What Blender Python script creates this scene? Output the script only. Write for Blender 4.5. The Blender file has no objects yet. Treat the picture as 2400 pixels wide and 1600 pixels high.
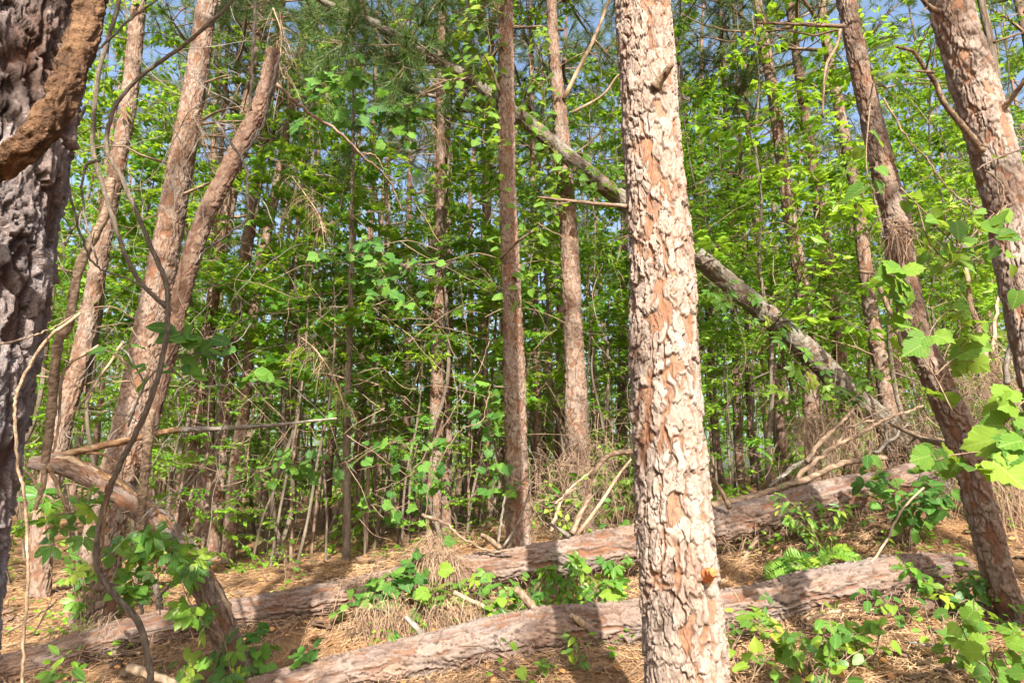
import bpy, math, random
import numpy as np
from mathutils import Vector, Matrix

# ------------------------------------------------------------------ camera, sky, sun, exposure
scene = bpy.context.scene
COL = scene.collection
PITCH = math.radians(12.0)
CZ = 1.1
cam_d = bpy.data.cameras.new('camera')
cam = bpy.data.objects.new('camera', cam_d)
COL.objects.link(cam)
cam.location = (0, 0, CZ)
cam.rotation_euler = (math.radians(90) + PITCH, 0, 0)
cam_d.sensor_width = 36.0
cam_d.lens = 24.0
cam_d.clip_start = 0.05
cam_d.clip_end = 900.0
scene.camera = cam

SUN_ELEV = math.radians(36.0)
SUN_DIR = Vector((-0.13, 1.0, -math.tan(SUN_ELEV) * 1.008)).normalized()     # the way the light travels
world = bpy.data.worlds.new('World')
scene.world = world
world.use_nodes = True
wn = world.node_tree.nodes
wl = world.node_tree.links
sky = wn.new('ShaderNodeTexSky')
sky.sky_type = 'NISHITA'
sky.sun_disc = False
sky.sun_elevation = SUN_ELEV
sky.sun_rotation = math.pi - 0.13
sky.air_density = 1.0
sky.dust_density = 5.0
sky.ozone_density = 1.0
wn['Background'].inputs['Strength'].default_value = 0.105
wl.new(sky.outputs['Color'], wn['Background'].inputs['Color'])
sun_d = bpy.data.lights.new('sun', 'SUN')
sun_d.energy = 5.0
sun_d.angle = math.radians(0.5)
sun_d.color = (1.0, 0.93, 0.82)
sun = bpy.data.objects.new('sun', sun_d)
COL.objects.link(sun)
sun.rotation_euler = SUN_DIR.to_track_quat('-Z', 'Y').to_euler()
sun.location = (2, -10, 12)
vs = scene.view_settings
vs.view_transform = 'Standard'
vs.look = 'None'
vs.gamma = 1.0
vs.use_curve_mapping = False
vs.exposure = 1.8
scene.render.engine = 'CYCLES'
cy = scene.cycles
cy.max_bounces = 7
cy.diffuse_bounces = 4
cy.glossy_bounces = 2
cy.transmission_bounces = 4
cy.use_denoising = True
cy.sample_clamp_indirect = 4.0

# ------------------------------------------------------------------ helpers
SA, CA = math.sin(PITCH), math.cos(PITCH)
F = 1600.0


def ray(px, py):
    v = (800.0 - py) / F
    return (px - 1200.0) / F, CA - SA * v, SA + CA * v


def P(px, py, Y):
    """the point at world depth Y seen at (px, py) of the 2400 x 1600 photograph"""
    u, y, z = ray(px, py)
    t = Y / y
    return np.array((u * t, Y, CZ + z * t))


def axis_depth(py, Y):
    return Y / ray(1200, py)[1]


def hsh(i, j, s):
    with np.errstate(over='ignore'):
        x = (np.asarray(i).astype(np.int64) * 374761393 + np.asarray(j).astype(np.int64) * 668265263 + s * 2246822519) & 0xFFFFFFFF
        x = ((x ^ (x >> 13)) * 1274126177) & 0xFFFFFFFF
        x = ((x ^ (x >> 16)) * 2654435761) & 0xFFFFFFFF
        x = x ^ (x >> 15)
    return x.astype(np.float64) / 4294967296.0


def sst(a, b, x):
    t = np.clip((x - a) / (b - a), 0, 1)
    return t * t * (3 - 2 * t)


def vnoise(u, v, s, nu=None):
    iu, iv = np.floor(u).astype(np.int64), np.floor(v).astype(np.int64)
    fu, fv = u - iu, v - iv
    fu = fu * fu * (3 - 2 * fu)
    fv = fv * fv * (3 - 2 * fv)
    w = (lambda a: a % nu) if nu else (lambda a: a)
    a = hsh(w(iu), iv, s) * (1 - fu) + hsh(w(iu + 1), iv, s) * fu
    b = hsh(w(iu), iv + 1, s) * (1 - fu) + hsh(w(iu + 1), iv + 1, s) * fu
    return a * (1 - fv) + b * fv


def voronoi(u, v, nu, s):
    iu, iv = np.floor(u).astype(np.int64), np.floor(v).astype(np.int64)
    f1 = np.full(u.shape, 9.0)
    f2 = np.full(u.shape, 9.0)
    idv = np.zeros(u.shape)
    dy = np.zeros(u.shape)
    for a in (-1, 0, 1):
        for b in (-1, 0, 1):
            ci, cj = iu + a, iv + b
            cw = ci % nu
            ox = ci + 0.5 + 0.8 * (hsh(cw, cj, s) - 0.5) - u
            oy = cj + 0.5 + 0.8 * (hsh(cw, cj, s + 11) - 0.5) - v
            d = np.sqrt(ox * ox + oy * oy)
            c = d < f1
            f2 = np.where(c, f1, np.minimum(f2, d))
            idv = np.where(c, hsh(cw, cj, s + 23), idv)
            dy = np.where(c, -oy, dy)
            f1 = np.where(c, d, f1)
    return f1, f2, idv, dy


class Geo:
    def __init__(self):
        self.v, self.t, self.q, self.c, self.n = [], [], [], [], 0

    def add(self, V, t=None, q=None, c=(0.5, 1.0, 0.5)):
        V = np.asarray(V, float).reshape(-1, 3)
        c = np.asarray(c, float)
        if c.ndim == 1:
            c = np.tile(c, (len(V), 1))
        self.v.append(V)
        self.c.append(c)
        if t is not None and len(t):
            self.t.append(np.asarray(t, np.int64).reshape(-1, 3) + self.n)
        if q is not None and len(q):
            self.q.append(np.asarray(q, np.int64).reshape(-1, 4) + self.n)
        self.n += len(V)
        return self

    def mesh(self, name, mats, off=(0, 0, 0), smooth=True):
        V = np.concatenate(self.v) - np.asarray(off, float)
        C = np.concatenate(self.c)
        t = np.concatenate(self.t) if self.t else np.zeros((0, 3), np.int64)
        q = np.concatenate(self.q) if self.q else np.zeros((0, 4), np.int64)
        m = bpy.data.meshes.new(name)
        m.vertices.add(len(V))
        m.vertices.foreach_set('co', V.astype(np.float32).ravel())
        loops = np.concatenate([t.ravel(), q.ravel()]).astype(np.int32)
        m.loops.add(len(loops))
        m.loops.foreach_set('vertex_index', loops)
        ls = np.concatenate([np.arange(len(t)) * 3, len(t) * 3 + np.arange(len(q)) * 4]).astype(np.int32)
        m.polygons.add(len(ls))
        m.polygons.foreach_set('loop_start', ls)
        m.polygons.foreach_set('use_smooth', np.full(len(ls), smooth))
        at = m.color_attributes.new('tone', 'FLOAT_COLOR', 'POINT')
        rgba = np.ones((len(V), 4), np.float32)
        rgba[:, :3] = C
        at.data.foreach_set('color', rgba.ravel())
        m.update(calc_edges=True)
        for k in (mats if isinstance(mats, (list, tuple)) else [mats]):
            m.materials.append(k)
        return m

    def build(self, name, mat, parent=None, kind=None, smooth=True):
        off = np.array(parent.location) if parent is not None else np.zeros(3)
        o = bpy.data.objects.new(name, self.mesh(name, mat, off, smooth))
        COL.objects.link(o)
        if parent is not None:
            o.parent = parent
        if kind:
            o['kind'] = kind
        return o


def tag(o, label=None, cat=None, group=None, kind=None):
    for k, v in (('label', label), ('category', cat), ('group', group), ('kind', kind)):
        if v:
            o[k] = v
    return o


def thing(name, label, cat, loc=(0, 0, 0), group=None):
    o = bpy.data.objects.new(name, None)
    o.empty_display_size = 0.1
    COL.objects.link(o)
    o.location = [float(a) for a in loc]
    return tag(o, label, cat, group)


def copy_thing(src, loc, rz=0.0, sc=1.0, label=None, group=None, tilt=(0, 0)):
    r = src.copy()
    COL.objects.link(r)
    r.location = [float(a) for a in loc]
    r.rotation_euler = (tilt[0], tilt[1], rz)
    r.scale = (sc, sc, sc) if not hasattr(sc, '__len__') else sc
    if label:
        r['label'] = label
    if group:
        r['group'] = group
    for ch in list(src.children):
        c = ch.copy()
        COL.objects.link(c)
        c.parent = r
    return r


def spline(pts, n=12):
    """Catmull-Rom through the rows of pts (any width)"""
    p = np.asarray(pts, float)
    if len(p) < 3:
        t = np.linspace(0, 1, n + 1)[:, None]
        return p[0] * (1 - t) + p[-1] * t
    e = np.vstack([2 * p[0] - p[1], p, 2 * p[-1] - p[-2]])
    out = []
    for i in range(1, len(e) - 2):
        t = np.linspace(0, 1, n, endpoint=False)[:, None]
        a, b, c, d = e[i - 1], e[i], e[i + 1], e[i + 2]
        out.append(0.5 * (2 * b + (c - a) * t + (2 * a - 5 * b + 4 * c - d) * t ** 2 + (3 * b - a - 3 * c + d) * t ** 3))
    out.append(p[-1:])
    return np.vstack(out)


def frames(path):
    T = np.gradient(path, axis=0)
    T /= np.linalg.norm(T, axis=1)[:, None] + 1e-12
    up = np.array((0, 1.0, 0)) if abs(T[0][1]) < 0.8 else np.array((1.0, 0, 0))
    N = np.zeros_like(T)
    n = up - T[0] * np.dot(up, T[0])
    n /= np.linalg.norm(n)
    for i in range(len(T)):
        n = n - T[i] * np.dot(n, T[i])
        n /= np.linalg.norm(n) + 1e-12
        N[i] = n
    return T, N, np.cross(T, N)


def grid_faces(m, nc):
    i = np.arange(m - 1)[:, None] * nc
    j = np.arange(nc)[None, :]
    k = (j + 1) % nc
    return np.stack([i + j, i + k, i + nc + k, i + nc + j], -1).reshape(-1, 4)


def tube(g, path, radii, nc=5, rough=0.0, seed=0, c=None, cap=True):
    path = np.asarray(path, float)
    m = len(path)
    T, N, B = frames(path)
    r = np.broadcast_to(np.asarray(radii, float), (m,))
    a = np.linspace(0, 2 * math.pi, nc, endpoint=False)
    R = r[:, None] * np.ones(nc)[None, :]
    if rough:
        rr = np.random.RandomState(seed)
        R = R * (1 + rough * (rr.rand(m, nc) - 0.5))
    V = path[:, None, :] + R[..., None] * (np.cos(a)[None, :, None] * N[:, None, :] + np.sin(a)[None, :, None] * B[:, None, :])
    V = V.reshape(-1, 3)
    q = grid_faces(m, nc)
    t = []
    if cap:
        V = np.vstack([V, path[:1], path[-1:]])
        j = np.arange(nc)
        k = (j + 1) % nc
        t = np.vstack([np.stack([k, j, np.full(nc, m * nc)], -1), np.stack([(m - 1) * nc + j, (m - 1) * nc + k, np.full(nc, m * nc + 1)], -1)])
    if c is None:
        rr = np.random.RandomState(seed + 5)
        c = np.stack([rr.rand(len(V)), 0.55 + 0.45 * rr.rand(len(V)), rr.rand(len(V))], -1)
    g.add(V, t, q, c)
    return g


def bark_field(U, V, R, seed, pw, ph, depth):
    """U: angle 0..1 around, V: metres along, R: mean radius -> relief (m), colour attribute"""
    nu = max(5, int(round(2 * math.pi * R / pw)))
    u, v = U * nu, V / ph
    wu = u + 0.7 * (vnoise(u * 1.0, v * 1.3, seed + 1, nu) - 0.5) + 0.28 * (vnoise(u * 4, v * 4, seed + 2, nu * 4) - 0.5)
    wv = v + 0.7 * (vnoise(u * 1.0, v * 1.3, seed + 3, nu) - 0.5) + 0.3 * (vnoise(u * 4, v * 4, seed + 4, nu * 4) - 0.5)
    f1, f2, pid, dy = voronoi(wu, wv, nu, seed + 7)
    e = f2 - f1
    n1 = 0.62 * vnoise(wu, wv * 0.34, seed + 15, nu) + 0.38 * vnoise(wu * 2, wv * 0.8, seed + 16, nu * 2)
    fur = sst(0.015, 0.15, np.abs(n1 - 0.5) * 2)                    # long meandering furrows
    ew = 0.02 + 0.15 * sst(0.42, 0.76, vnoise(u * 2, v * 2, seed + 17, nu * 2))
    edge_ = sst(ew * 0.25, ew, e)                                   # gaps between plates, open in places only
    g1, g2, fid, fdy = voronoi(wu * 2 + 0.3, wv * 2, nu * 2, seed + 31)
    h3, h4, sid, sdy = voronoi(wu * 5, wv * 4, nu * 5, seed + 57)
    fine = vnoise(u * 9, v * 12, seed + 71, nu * 9)
    e3 = 1 - (1 - sst(0.03, 0.17, h4 - h3)) * sst(0.40, 0.62, vnoise(u * 3, v * 2.5, seed + 73, nu * 3))   # small cracks in places
    fresh = (hsh((pid * 65536).astype(np.int64), np.zeros(pid.shape, np.int64), seed + 5) < (0.035 if ph > 0.12 else 0.075)) * sst(0.02, 0.10, e)    # plates that have come off
    hgt = 0.34 + 0.40 * pid - 0.30 * dy + 0.34 * fid - 0.16 * fdy + 0.16 * sid
    hgt = hgt * (1 - 0.6 * fresh)
    hq = hgt * 6.0 + 0.8 * vnoise(u * 3, v * 3, seed + 77, nu * 3)                     # flaky layers
    hgt = (np.floor(hq) + sst(0.0, 0.4, hq - np.floor(hq))) / 6.0
    relief = (0.22 + 0.78 * fur) * (0.18 + 0.82 * edge_) * (0.62 + 0.38 * e3) * hgt + 0.10 * fine
    tone = 0.40 * pid + 0.36 * fid + 0.24 * sid
    plate = np.clip((0.15 + 0.85 * fur) * (0.25 + 0.75 * edge_) * (0.80 + 0.35 * sid) * (1 - 0.75 * fresh) * (0.45 + 0.55 * e3), 0, 1)
    fine = np.clip(np.maximum(1 - fur, fresh) * (0.55 + 0.6 * sid), 0, 1)
    return relief * depth, np.stack([tone, plate, fine], -1)


def resample(path, steps):
    """path rows are x, y, z, r; walk it with a step length that depends on the point"""
    d = np.linalg.norm(np.diff(path[:, :3], axis=0), axis=1)
    s = np.concatenate([[0], np.cumsum(d)])
    out = [0.0]
    while out[-1] < s[-1]:
        z = np.interp(out[-1], s, path[:, 2])
        y = np.interp(out[-1], s, path[:, 1])
        x = np.interp(out[-1], s, path[:, 0])
        out.append(out[-1] + steps(x, y, z))
    out[-1] = s[-1]
    a = np.array(out)
    return np.stack([np.interp(a, s, path[:, k]) for k in range(4)], -1), a


def bark_tube(path, nc, seed, pw, ph, depth, steps, cap=True, wob=0.05, dense=0.0):
    pr, s = resample(path, steps)
    m = len(pr)
    T, N, B = frames(pr[:, :3])
    a = np.linspace(0, 1, nc, endpoint=False)
    if dense:                                                   # more columns on the side that is seen close to
        q = pr[m // 3, :3]
        fx, fy = -q[0], -q[1]
        c0 = (math.atan2(-fx, fy) / (2 * math.pi)) % 1.0
        a = np.sort((a - dense / (2 * math.pi) * np.sin(2 * math.pi * (a - c0))) % 1.0)
    U, S = np.meshgrid(a, s)
    R = float(np.percentile(pr[:, 3], 60))
    rel, colr = bark_field(U, S, R, seed, pw, ph, depth)
    low = 1 + wob * (vnoise(U * 4, S * 2.0, seed + 90, 4) - 0.5) * 2 + wob * 0.7 * (vnoise(U * 2, S * 0.9, seed + 91, 2) - 0.5) * 2
    rr = pr[:, 3][:, None] * low + (rel - depth * 0.6) * np.clip(pr[:, 3][:, None] / R, 0.25, 1.1)
    ang = U * 2 * math.pi
    V = pr[:, None, :3] + rr[..., None] * (np.cos(ang)[..., None] * N[:, None, :] + np.sin(ang)[..., None] * B[:, None, :])
    g = Geo()
    V = V.reshape(-1, 3)
    C = colr.reshape(-1, 3)
    t = []
    if cap:
        V = np.vstack([V, pr[:1, :3], pr[-1:, :3]])
        C = np.vstack([C, [[0.5, 0.1, 0.5]] * 2])
        j = np.arange(nc)
        k = (j + 1) % nc
        t = np.vstack([np.stack([k, j, np.full(nc, m * nc)], -1), np.stack([(m - 1) * nc + j, (m - 1) * nc + k, np.full(nc, m * nc + 1)], -1)])
    g.add(V, t, grid_faces(m, nc), C)
    return g, pr


# ------------------------------------------------------------------ materials
def newmat(name):
    m = bpy.data.materials.new(name)
    m.use_nodes = True
    m.node_tree.nodes.clear()
    return m, m.node_tree.nodes, m.node_tree.links


def ramp(n, l, src, stops):
    r = n.new('ShaderNodeValToRGB')
    el = r.color_ramp.elements
    el[0].position, el[0].color = stops[0][0], (*stops[0][1], 1)
    el[1].position, el[1].color = stops[-1][0], (*stops[-1][1], 1)
    for p, c in stops[1:-1]:
        e = el.new(p)
        e.color = (*c, 1)
    l.new(src, r.inputs['Fac'])
    return r.outputs['Color']


def mixc(n, l, fac, a, b, mode='MIX'):
    x = n.new('ShaderNodeMix')
    x.data_type = 'RGBA'
    x.blend_type = mode
    for s, i in ((fac, 0), (a, 6), (b, 7)):
        if hasattr(s, 'is_output'):
            l.new(s, x.inputs[i])
        elif isinstance(s, (int, float)):
            x.inputs[i].default_value = s
        else:
            x.inputs[i].default_value = (*s, 1)
    return x.outputs[2]


def noise(n, l, scale, detail=4, vec=None, rough=0.6):
    x = n.new('ShaderNodeTexNoise')
    x.inputs['Scale'].default_value = scale
    x.inputs['Detail'].default_value = detail
    x.inputs['Roughness'].default_value = rough
    if vec is None:
        tc = n.new('ShaderNodeTexCoord')
        vec = tc.outputs['Object']
    l.new(vec, x.inputs['Vector'])
    return x


def math_node(n, l, op, a, b=None, c=None):
    x = n.new('ShaderNodeMath')
    x.operation = op
    for i, s in enumerate((a, b, c)):
        if s is None:
            continue
        if hasattr(s, 'is_output'):
            l.new(s, x.inputs[i])
        else:
            x.inputs[i].default_value = s
    return x.outputs[0]


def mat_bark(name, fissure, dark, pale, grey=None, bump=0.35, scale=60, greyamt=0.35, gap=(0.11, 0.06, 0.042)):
    m, n, l = newmat(name)
    out = n.new('ShaderNodeOutputMaterial')
    b = n.new('ShaderNodeBsdfPrincipled')
    b.inputs['Roughness'].default_value = 0.88
    b.inputs['Specular IOR Level'].default_value = 0.15
    at = n.new('ShaderNodeAttribute')
    at.attribute_name = 'tone'
    sp = n.new('ShaderNodeSeparateColor')
    l.new(at.outputs['Color'], sp.inputs['Color'])
    nz = noise(n, l, scale, 5)
    big = noise(n, l, 3.0, 3)
    tone = math_node(n, l, 'MULTIPLY_ADD', nz.outputs['Fac'], 0.6, math_node(n, l, 'SUBTRACT', sp.outputs[0], 0.3))
    pl = mixc(n, l, tone, dark, pale)
    if grey:
        gm = math_node(n, l, 'MULTIPLY', math_node(n, l, 'SUBTRACT', math_node(n, l, 'MULTIPLY', big.outputs['Fac'], 3.2), 1.15), greyamt)
        gm = math_node(n, l, 'MAXIMUM', math_node(n, l, 'MINIMUM', gm, greyamt), 0.0)
        pl = mixc(n, l, gm, pl, grey)
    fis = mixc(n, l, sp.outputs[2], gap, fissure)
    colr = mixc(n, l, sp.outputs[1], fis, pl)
    l.new(colr, b.inputs['Base Color'])
    bp = n.new('ShaderNodeBump')
    bp.inputs['Strength'].default_value = bump
    bp.inputs['Distance'].default_value = 0.01
    mp = n.new('ShaderNodeMapping')
    tcb = n.new('ShaderNodeTexCoord')
    l.new(tcb.outputs['Object'], mp.inputs['Vector'])
    mp.inputs['Scale'].default_value = (1, 1, 0.45)
    vo = n.new('ShaderNodeTexVoronoi')
    vo.feature = 'DISTANCE_TO_EDGE'
    vo.inputs['Scale'].default_value = scale * 1.1
    wv = noise(n, l, scale * 0.7, 3)
    l.new(mixc(n, l, 0.12, mp.outputs[0], wv.outputs['Color']), vo.inputs['Vector'])
    crack = math_node(n, l, 'MINIMUM', math_node(n, l, 'MULTIPLY', vo.outputs['Distance'], 6.0), 1.0)
    l.new(math_node(n, l, 'MULTIPLY_ADD', crack, 0.55, nz.outputs['Fac']), bp.inputs['Height'])
    l.new(bp.outputs['Normal'], b.inputs['Normal'])
    l.new(b.outputs[0], out.inputs[0])
    return m


def mat_leaf(name, stops, trans, tmix=0.42, single=False, rough=0.5, spec=0.3):
    m, n, l = newmat(name)
    out = n.new('ShaderNodeOutputMaterial')
    at = n.new('ShaderNodeAttribute')
    at.attribute_name = 'tone'
    sp = n.new('ShaderNodeSeparateColor')
    l.new(at.outputs['Color'], sp.inputs['Color'])
    oi = n.new('ShaderNodeObjectInfo')
    if single:
        t = math_node(n, l, 'MULTIPLY_ADD', oi.outputs['Random'], 0.9, math_node(n, l, 'MULTIPLY', sp.outputs[0], 0.1))
    else:
        t = math_node(n, l, 'MULTIPLY_ADD', oi.outputs['Random'], 0.3, math_node(n, l, 'MULTIPLY', sp.outputs[0], 0.7))
    c = ramp(n, l, t, stops)
    nz = noise(n, l, 25, 3)
    c = mixc(n, l, math_node(n, l, 'MULTIPLY', nz.outputs['Fac'], 0.35), c, (0.9, 1.0, 0.55), 'MULTIPLY')
    if single:
        tc = n.new('ShaderNodeTexCoord')
        xyz = n.new('ShaderNodeSeparateXYZ')
        l.new(tc.outputs['Object'], xyz.inputs[0])
        ax = math_node(n, l, 'ABSOLUTE', xyz.outputs[0])
        rib = math_node(n, l, 'LESS_THAN', ax, 0.018)
        ph = math_node(n, l, 'FRACT', math_node(n, l, 'MULTIPLY', math_node(n, l, 'SUBTRACT', xyz.outputs[1], math_node(n, l, 'MULTIPLY', ax, 0.85)), 6.0))
        vein = math_node(n, l, 'MAXIMUM', rib, math_node(n, l, 'LESS_THAN', ph, 0.11))
        c = mixc(n, l, math_node(n, l, 'MULTIPLY', vein, 0.4), c, (0.30, 0.38, 0.12))
        bl = noise(n, l, 3.2, 4, tc.outputs['Object'])
        c = mixc(n, l, ramp(n, l, bl.outputs['Fac'], [(0.56, (0, 0, 0)), (0.70, (0.55, 0.55, 0.55))]), c, (0.22, 0.20, 0.035))
        sp2 = noise(n, l, 14.0, 2, tc.outputs['Object'])
        c = mixc(n, l, ramp(n, l, sp2.outputs['Fac'], [(0.70, (0, 0, 0)), (0.74, (0.8, 0.8, 0.8))]), c, (0.12, 0.07, 0.025))
    b = n.new('ShaderNodeBsdfPrincipled')
    b.inputs['Roughness'].default_value = rough
    b.inputs['Specular IOR Level'].default_value = spec
    l.new(c, b.inputs['Base Color'])
    tr = n.new('ShaderNodeBsdfTranslucent')
    tc = mixc(n, l, 0.75, c, trans)
    l.new(tc, tr.inputs['Color'])
    mx = n.new('ShaderNodeMixShader')
    mx.inputs[0].default_value = tmix
    l.new(b.outputs[0], mx.inputs[1])
    l.new(tr.outputs[0], mx.inputs[2])
    l.new(mx.outputs[0], out.inputs[0])
    return m


def mat_simple(name, stops, scale=20, rough=0.85, usetone=True, bump=0.2):
    m, n, l = newmat(name)
    out = n.new('ShaderNodeOutputMaterial')
    b = n.new('ShaderNodeBsdfPrincipled')
    b.inputs['Roughness'].default_value = rough
    b.inputs['Specular IOR Level'].default_value = 0.2
    nz = noise(n, l, scale, 5)
    t = nz.outputs['Fac']
    if usetone:
        at = n.new('ShaderNodeAttribute')
        at.attribute_name = 'tone'
        sp = n.new('ShaderNodeSeparateColor')
        l.new(at.outputs['Color'], sp.inputs['Color'])
        t = math_node(n, l, 'ADD', math_node(n, l, 'MULTIPLY', nz.outputs['Fac'], 0.45), math_node(n, l, 'MULTIPLY', sp.outputs[0], 0.55))
    l.new(ramp(n, l, t, stops), b.inputs['Base Color'])
    bp = n.new('ShaderNodeBump')
    bp.inputs['Strength'].default_value = bump
    bp.inputs['Distance'].default_value = 0.02
    l.new(nz.outputs['Fac'], bp.inputs['Height'])
    l.new(bp.outputs['Normal'], b.inputs['Normal'])
    l.new(b.outputs[0], out.inputs[0])
    return m


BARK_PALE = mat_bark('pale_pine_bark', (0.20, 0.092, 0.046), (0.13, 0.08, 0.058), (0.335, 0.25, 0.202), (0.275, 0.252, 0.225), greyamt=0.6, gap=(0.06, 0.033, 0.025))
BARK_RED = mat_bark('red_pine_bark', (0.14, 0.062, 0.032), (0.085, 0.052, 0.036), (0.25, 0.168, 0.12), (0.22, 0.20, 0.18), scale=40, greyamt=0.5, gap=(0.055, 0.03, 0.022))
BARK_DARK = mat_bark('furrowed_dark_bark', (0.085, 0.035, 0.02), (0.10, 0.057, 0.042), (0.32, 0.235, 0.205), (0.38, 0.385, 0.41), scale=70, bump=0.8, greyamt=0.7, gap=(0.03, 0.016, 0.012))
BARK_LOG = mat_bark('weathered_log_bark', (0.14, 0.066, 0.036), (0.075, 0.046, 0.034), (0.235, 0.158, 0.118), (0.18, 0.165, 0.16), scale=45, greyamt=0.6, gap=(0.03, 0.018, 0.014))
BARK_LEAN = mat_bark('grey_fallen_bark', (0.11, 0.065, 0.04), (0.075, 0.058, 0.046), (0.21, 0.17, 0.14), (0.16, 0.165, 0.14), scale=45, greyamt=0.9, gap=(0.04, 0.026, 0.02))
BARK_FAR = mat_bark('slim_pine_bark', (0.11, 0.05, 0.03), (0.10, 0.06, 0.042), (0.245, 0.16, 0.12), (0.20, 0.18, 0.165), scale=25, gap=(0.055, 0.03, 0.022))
BARK_STEM = mat_bark('smooth_sapling_bark', (0.07, 0.05, 0.036), (0.11, 0.088, 0.066), (0.25, 0.21, 0.16), None, scale=60, bump=0.8)
BARK_BROWN = mat_bark('brown_snag_bark', (0.06, 0.03, 0.018), (0.075, 0.043, 0.029), (0.18, 0.115, 0.08), (0.15, 0.13, 0.115), scale=40)
TWIG = mat_simple('dead_twig_bark', [(0.2, (0.072, 0.043, 0.029)), (0.5, (0.158, 0.108, 0.072)), (0.85, (0.288, 0.216, 0.151))], 45, bump=0.6)
TWIG_GREY = mat_simple('grey_twig_bark', [(0.2, (0.072, 0.058, 0.047)), (0.5, (0.144, 0.122, 0.101)), (0.85, (0.259, 0.238, 0.202))], 45, bump=0.6)
TWIG_PALE = mat_simple('pale_dead_wood', [(0.2, (0.156, 0.101, 0.066)), (0.5, (0.281, 0.203, 0.133)), (0.85, (0.421, 0.328, 0.226))], 45, bump=0.6)
SPLINTER = mat_simple('fresh_splintered_wood', [(0.2, (0.085, 0.042, 0.02)), (0.5, (0.155, 0.088, 0.045)), (0.85, (0.30, 0.21, 0.125))], 40, bump=0.6)
INNER = mat_simple('orange_inner_bark', [(0.25, (0.035, 0.019, 0.012)), (0.5, (0.085, 0.045, 0.024)), (0.85, (0.20, 0.115, 0.062))], 60, bump=1.0)
KNOT = mat_simple('red_knot_wood', [(0.2, (0.22, 0.06, 0.02)), (0.5, (0.42, 0.14, 0.05)), (0.85, (0.55, 0.24, 0.10))], 60)
STRAW = mat_simple('pine_straw', [(0.1, (0.133, 0.073, 0.040)), (0.45, (0.329, 0.203, 0.110)), (0.75, (0.439, 0.302, 0.180)), (0.95, (0.564, 0.458, 0.310))], 6, 0.75, bump=0.0)
STRAW_GREY = mat_simple('old_grey_straw', [(0.1, (0.105, 0.070, 0.049)), (0.5, (0.210, 0.140, 0.091)), (0.95, (0.322, 0.231, 0.154))], 6, 0.8, bump=0.0)
DRYGRASS = mat_simple('dry_brush_stems', [(0.1, (0.119, 0.070, 0.038)), (0.5, (0.252, 0.175, 0.101)), (0.95, (0.406, 0.308, 0.189))], 6, 0.8, bump=0.0)
DEADLEAF = mat_simple('dead_leaf', [(0.1, (0.16, 0.07, 0.03)), (0.5, (0.36, 0.17, 0.06)), (0.95, (0.52, 0.32, 0.14))], 20, 0.7)
G_MAIN = [(0.05, (0.022, 0.08, 0.015)), (0.4, (0.058, 0.175, 0.02)), (0.7, (0.115, 0.25, 0.022)), (0.96, (0.25, 0.34, 0.028))]
LEAF = mat_leaf('sapling_leaf', G_MAIN, (0.42, 0.60, 0.03), tmix=0.47)
LEAF_LIME = mat_leaf('lime_leaf', [(0.05, (0.04, 0.13, 0.014)), (0.45, (0.11, 0.25, 0.02)), (0.95, (0.24, 0.36, 0.03))], (0.38, 0.58, 0.03))
LEAF_CREEPER = mat_leaf('creeper_leaf', [(0.05, (0.022, 0.085, 0.026)), (0.4, (0.055, 0.16, 0.026)), (0.75, (0.12, 0.235, 0.026)), (0.98, (0.26, 0.33, 0.035))], (0.30, 0.48, 0.035), single=True, rough=0.42)
LEAF_GRAPE = mat_leaf('grape_leaf', [(0.05, (0.03, 0.095, 0.02)), (0.5, (0.085, 0.18, 0.024)), (0.9, (0.16, 0.25, 0.03)), (1.0, (0.28, 0.28, 0.035))], (0.34, 0.48, 0.04), single=True, rough=0.6, spec=0.15)
LEAF_DARK = mat_leaf('glossy_leaf', [(0.05, (0.02, 0.08, 0.022)), (0.5, (0.048, 0.145, 0.028)), (0.95, (0.11, 0.23, 0.035))], (0.20, 0.40, 0.045), single=True, rough=0.55, spec=0.15)
NEEDLE = mat_leaf('pine_needle', [(0.05, (0.025, 0.062, 0.02)), (0.5, (0.06, 0.115, 0.03)), (0.95, (0.13, 0.185, 0.045))], (0.18, 0.26, 0.05), tmix=0.3, rough=0.45)


def mat_ground():
    m, n, l = newmat('pine_straw_floor')
    out = n.new('ShaderNodeOutputMaterial')
    b = n.new('ShaderNodeBsdfPrincipled')
    b.inputs['Roughness'].default_value = 0.95
    b.inputs['Specular IOR Level'].default_value = 0.1
    tc = n.new('ShaderNodeTexCoord')
    fine = noise(n, l, 90, 6, tc.outputs['Object'])
    mid = noise(n, l, 2.2, 5, tc.outputs['Object'])
    c = ramp(n, l, fine.outputs['Fac'], [(0.28, (0.09, 0.045, 0.023)), (0.5, (0.235, 0.128, 0.062)), (0.72, (0.38, 0.235, 0.12))])
    c = mixc(n, l, ramp(n, l, mid.outputs['Fac'], [(0.42, (0, 0, 0)), (0.62, (0.8, 0.8, 0.8))]), c, (0.095, 0.062, 0.042))
    l.new(c, b.inputs['Base Color'])
    bp = n.new('ShaderNodeBump')
    bp.inputs['Strength'].default_value = 0.8
    bp.inputs['Distance'].default_value = 0.03
    l.new(fine.outputs['Fac'], bp.inputs['Height'])
    l.new(bp.outputs['Normal'], b.inputs['Normal'])
    l.new(b.outputs[0], out.inputs[0])
    return m


GROUND = mat_ground()

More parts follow.
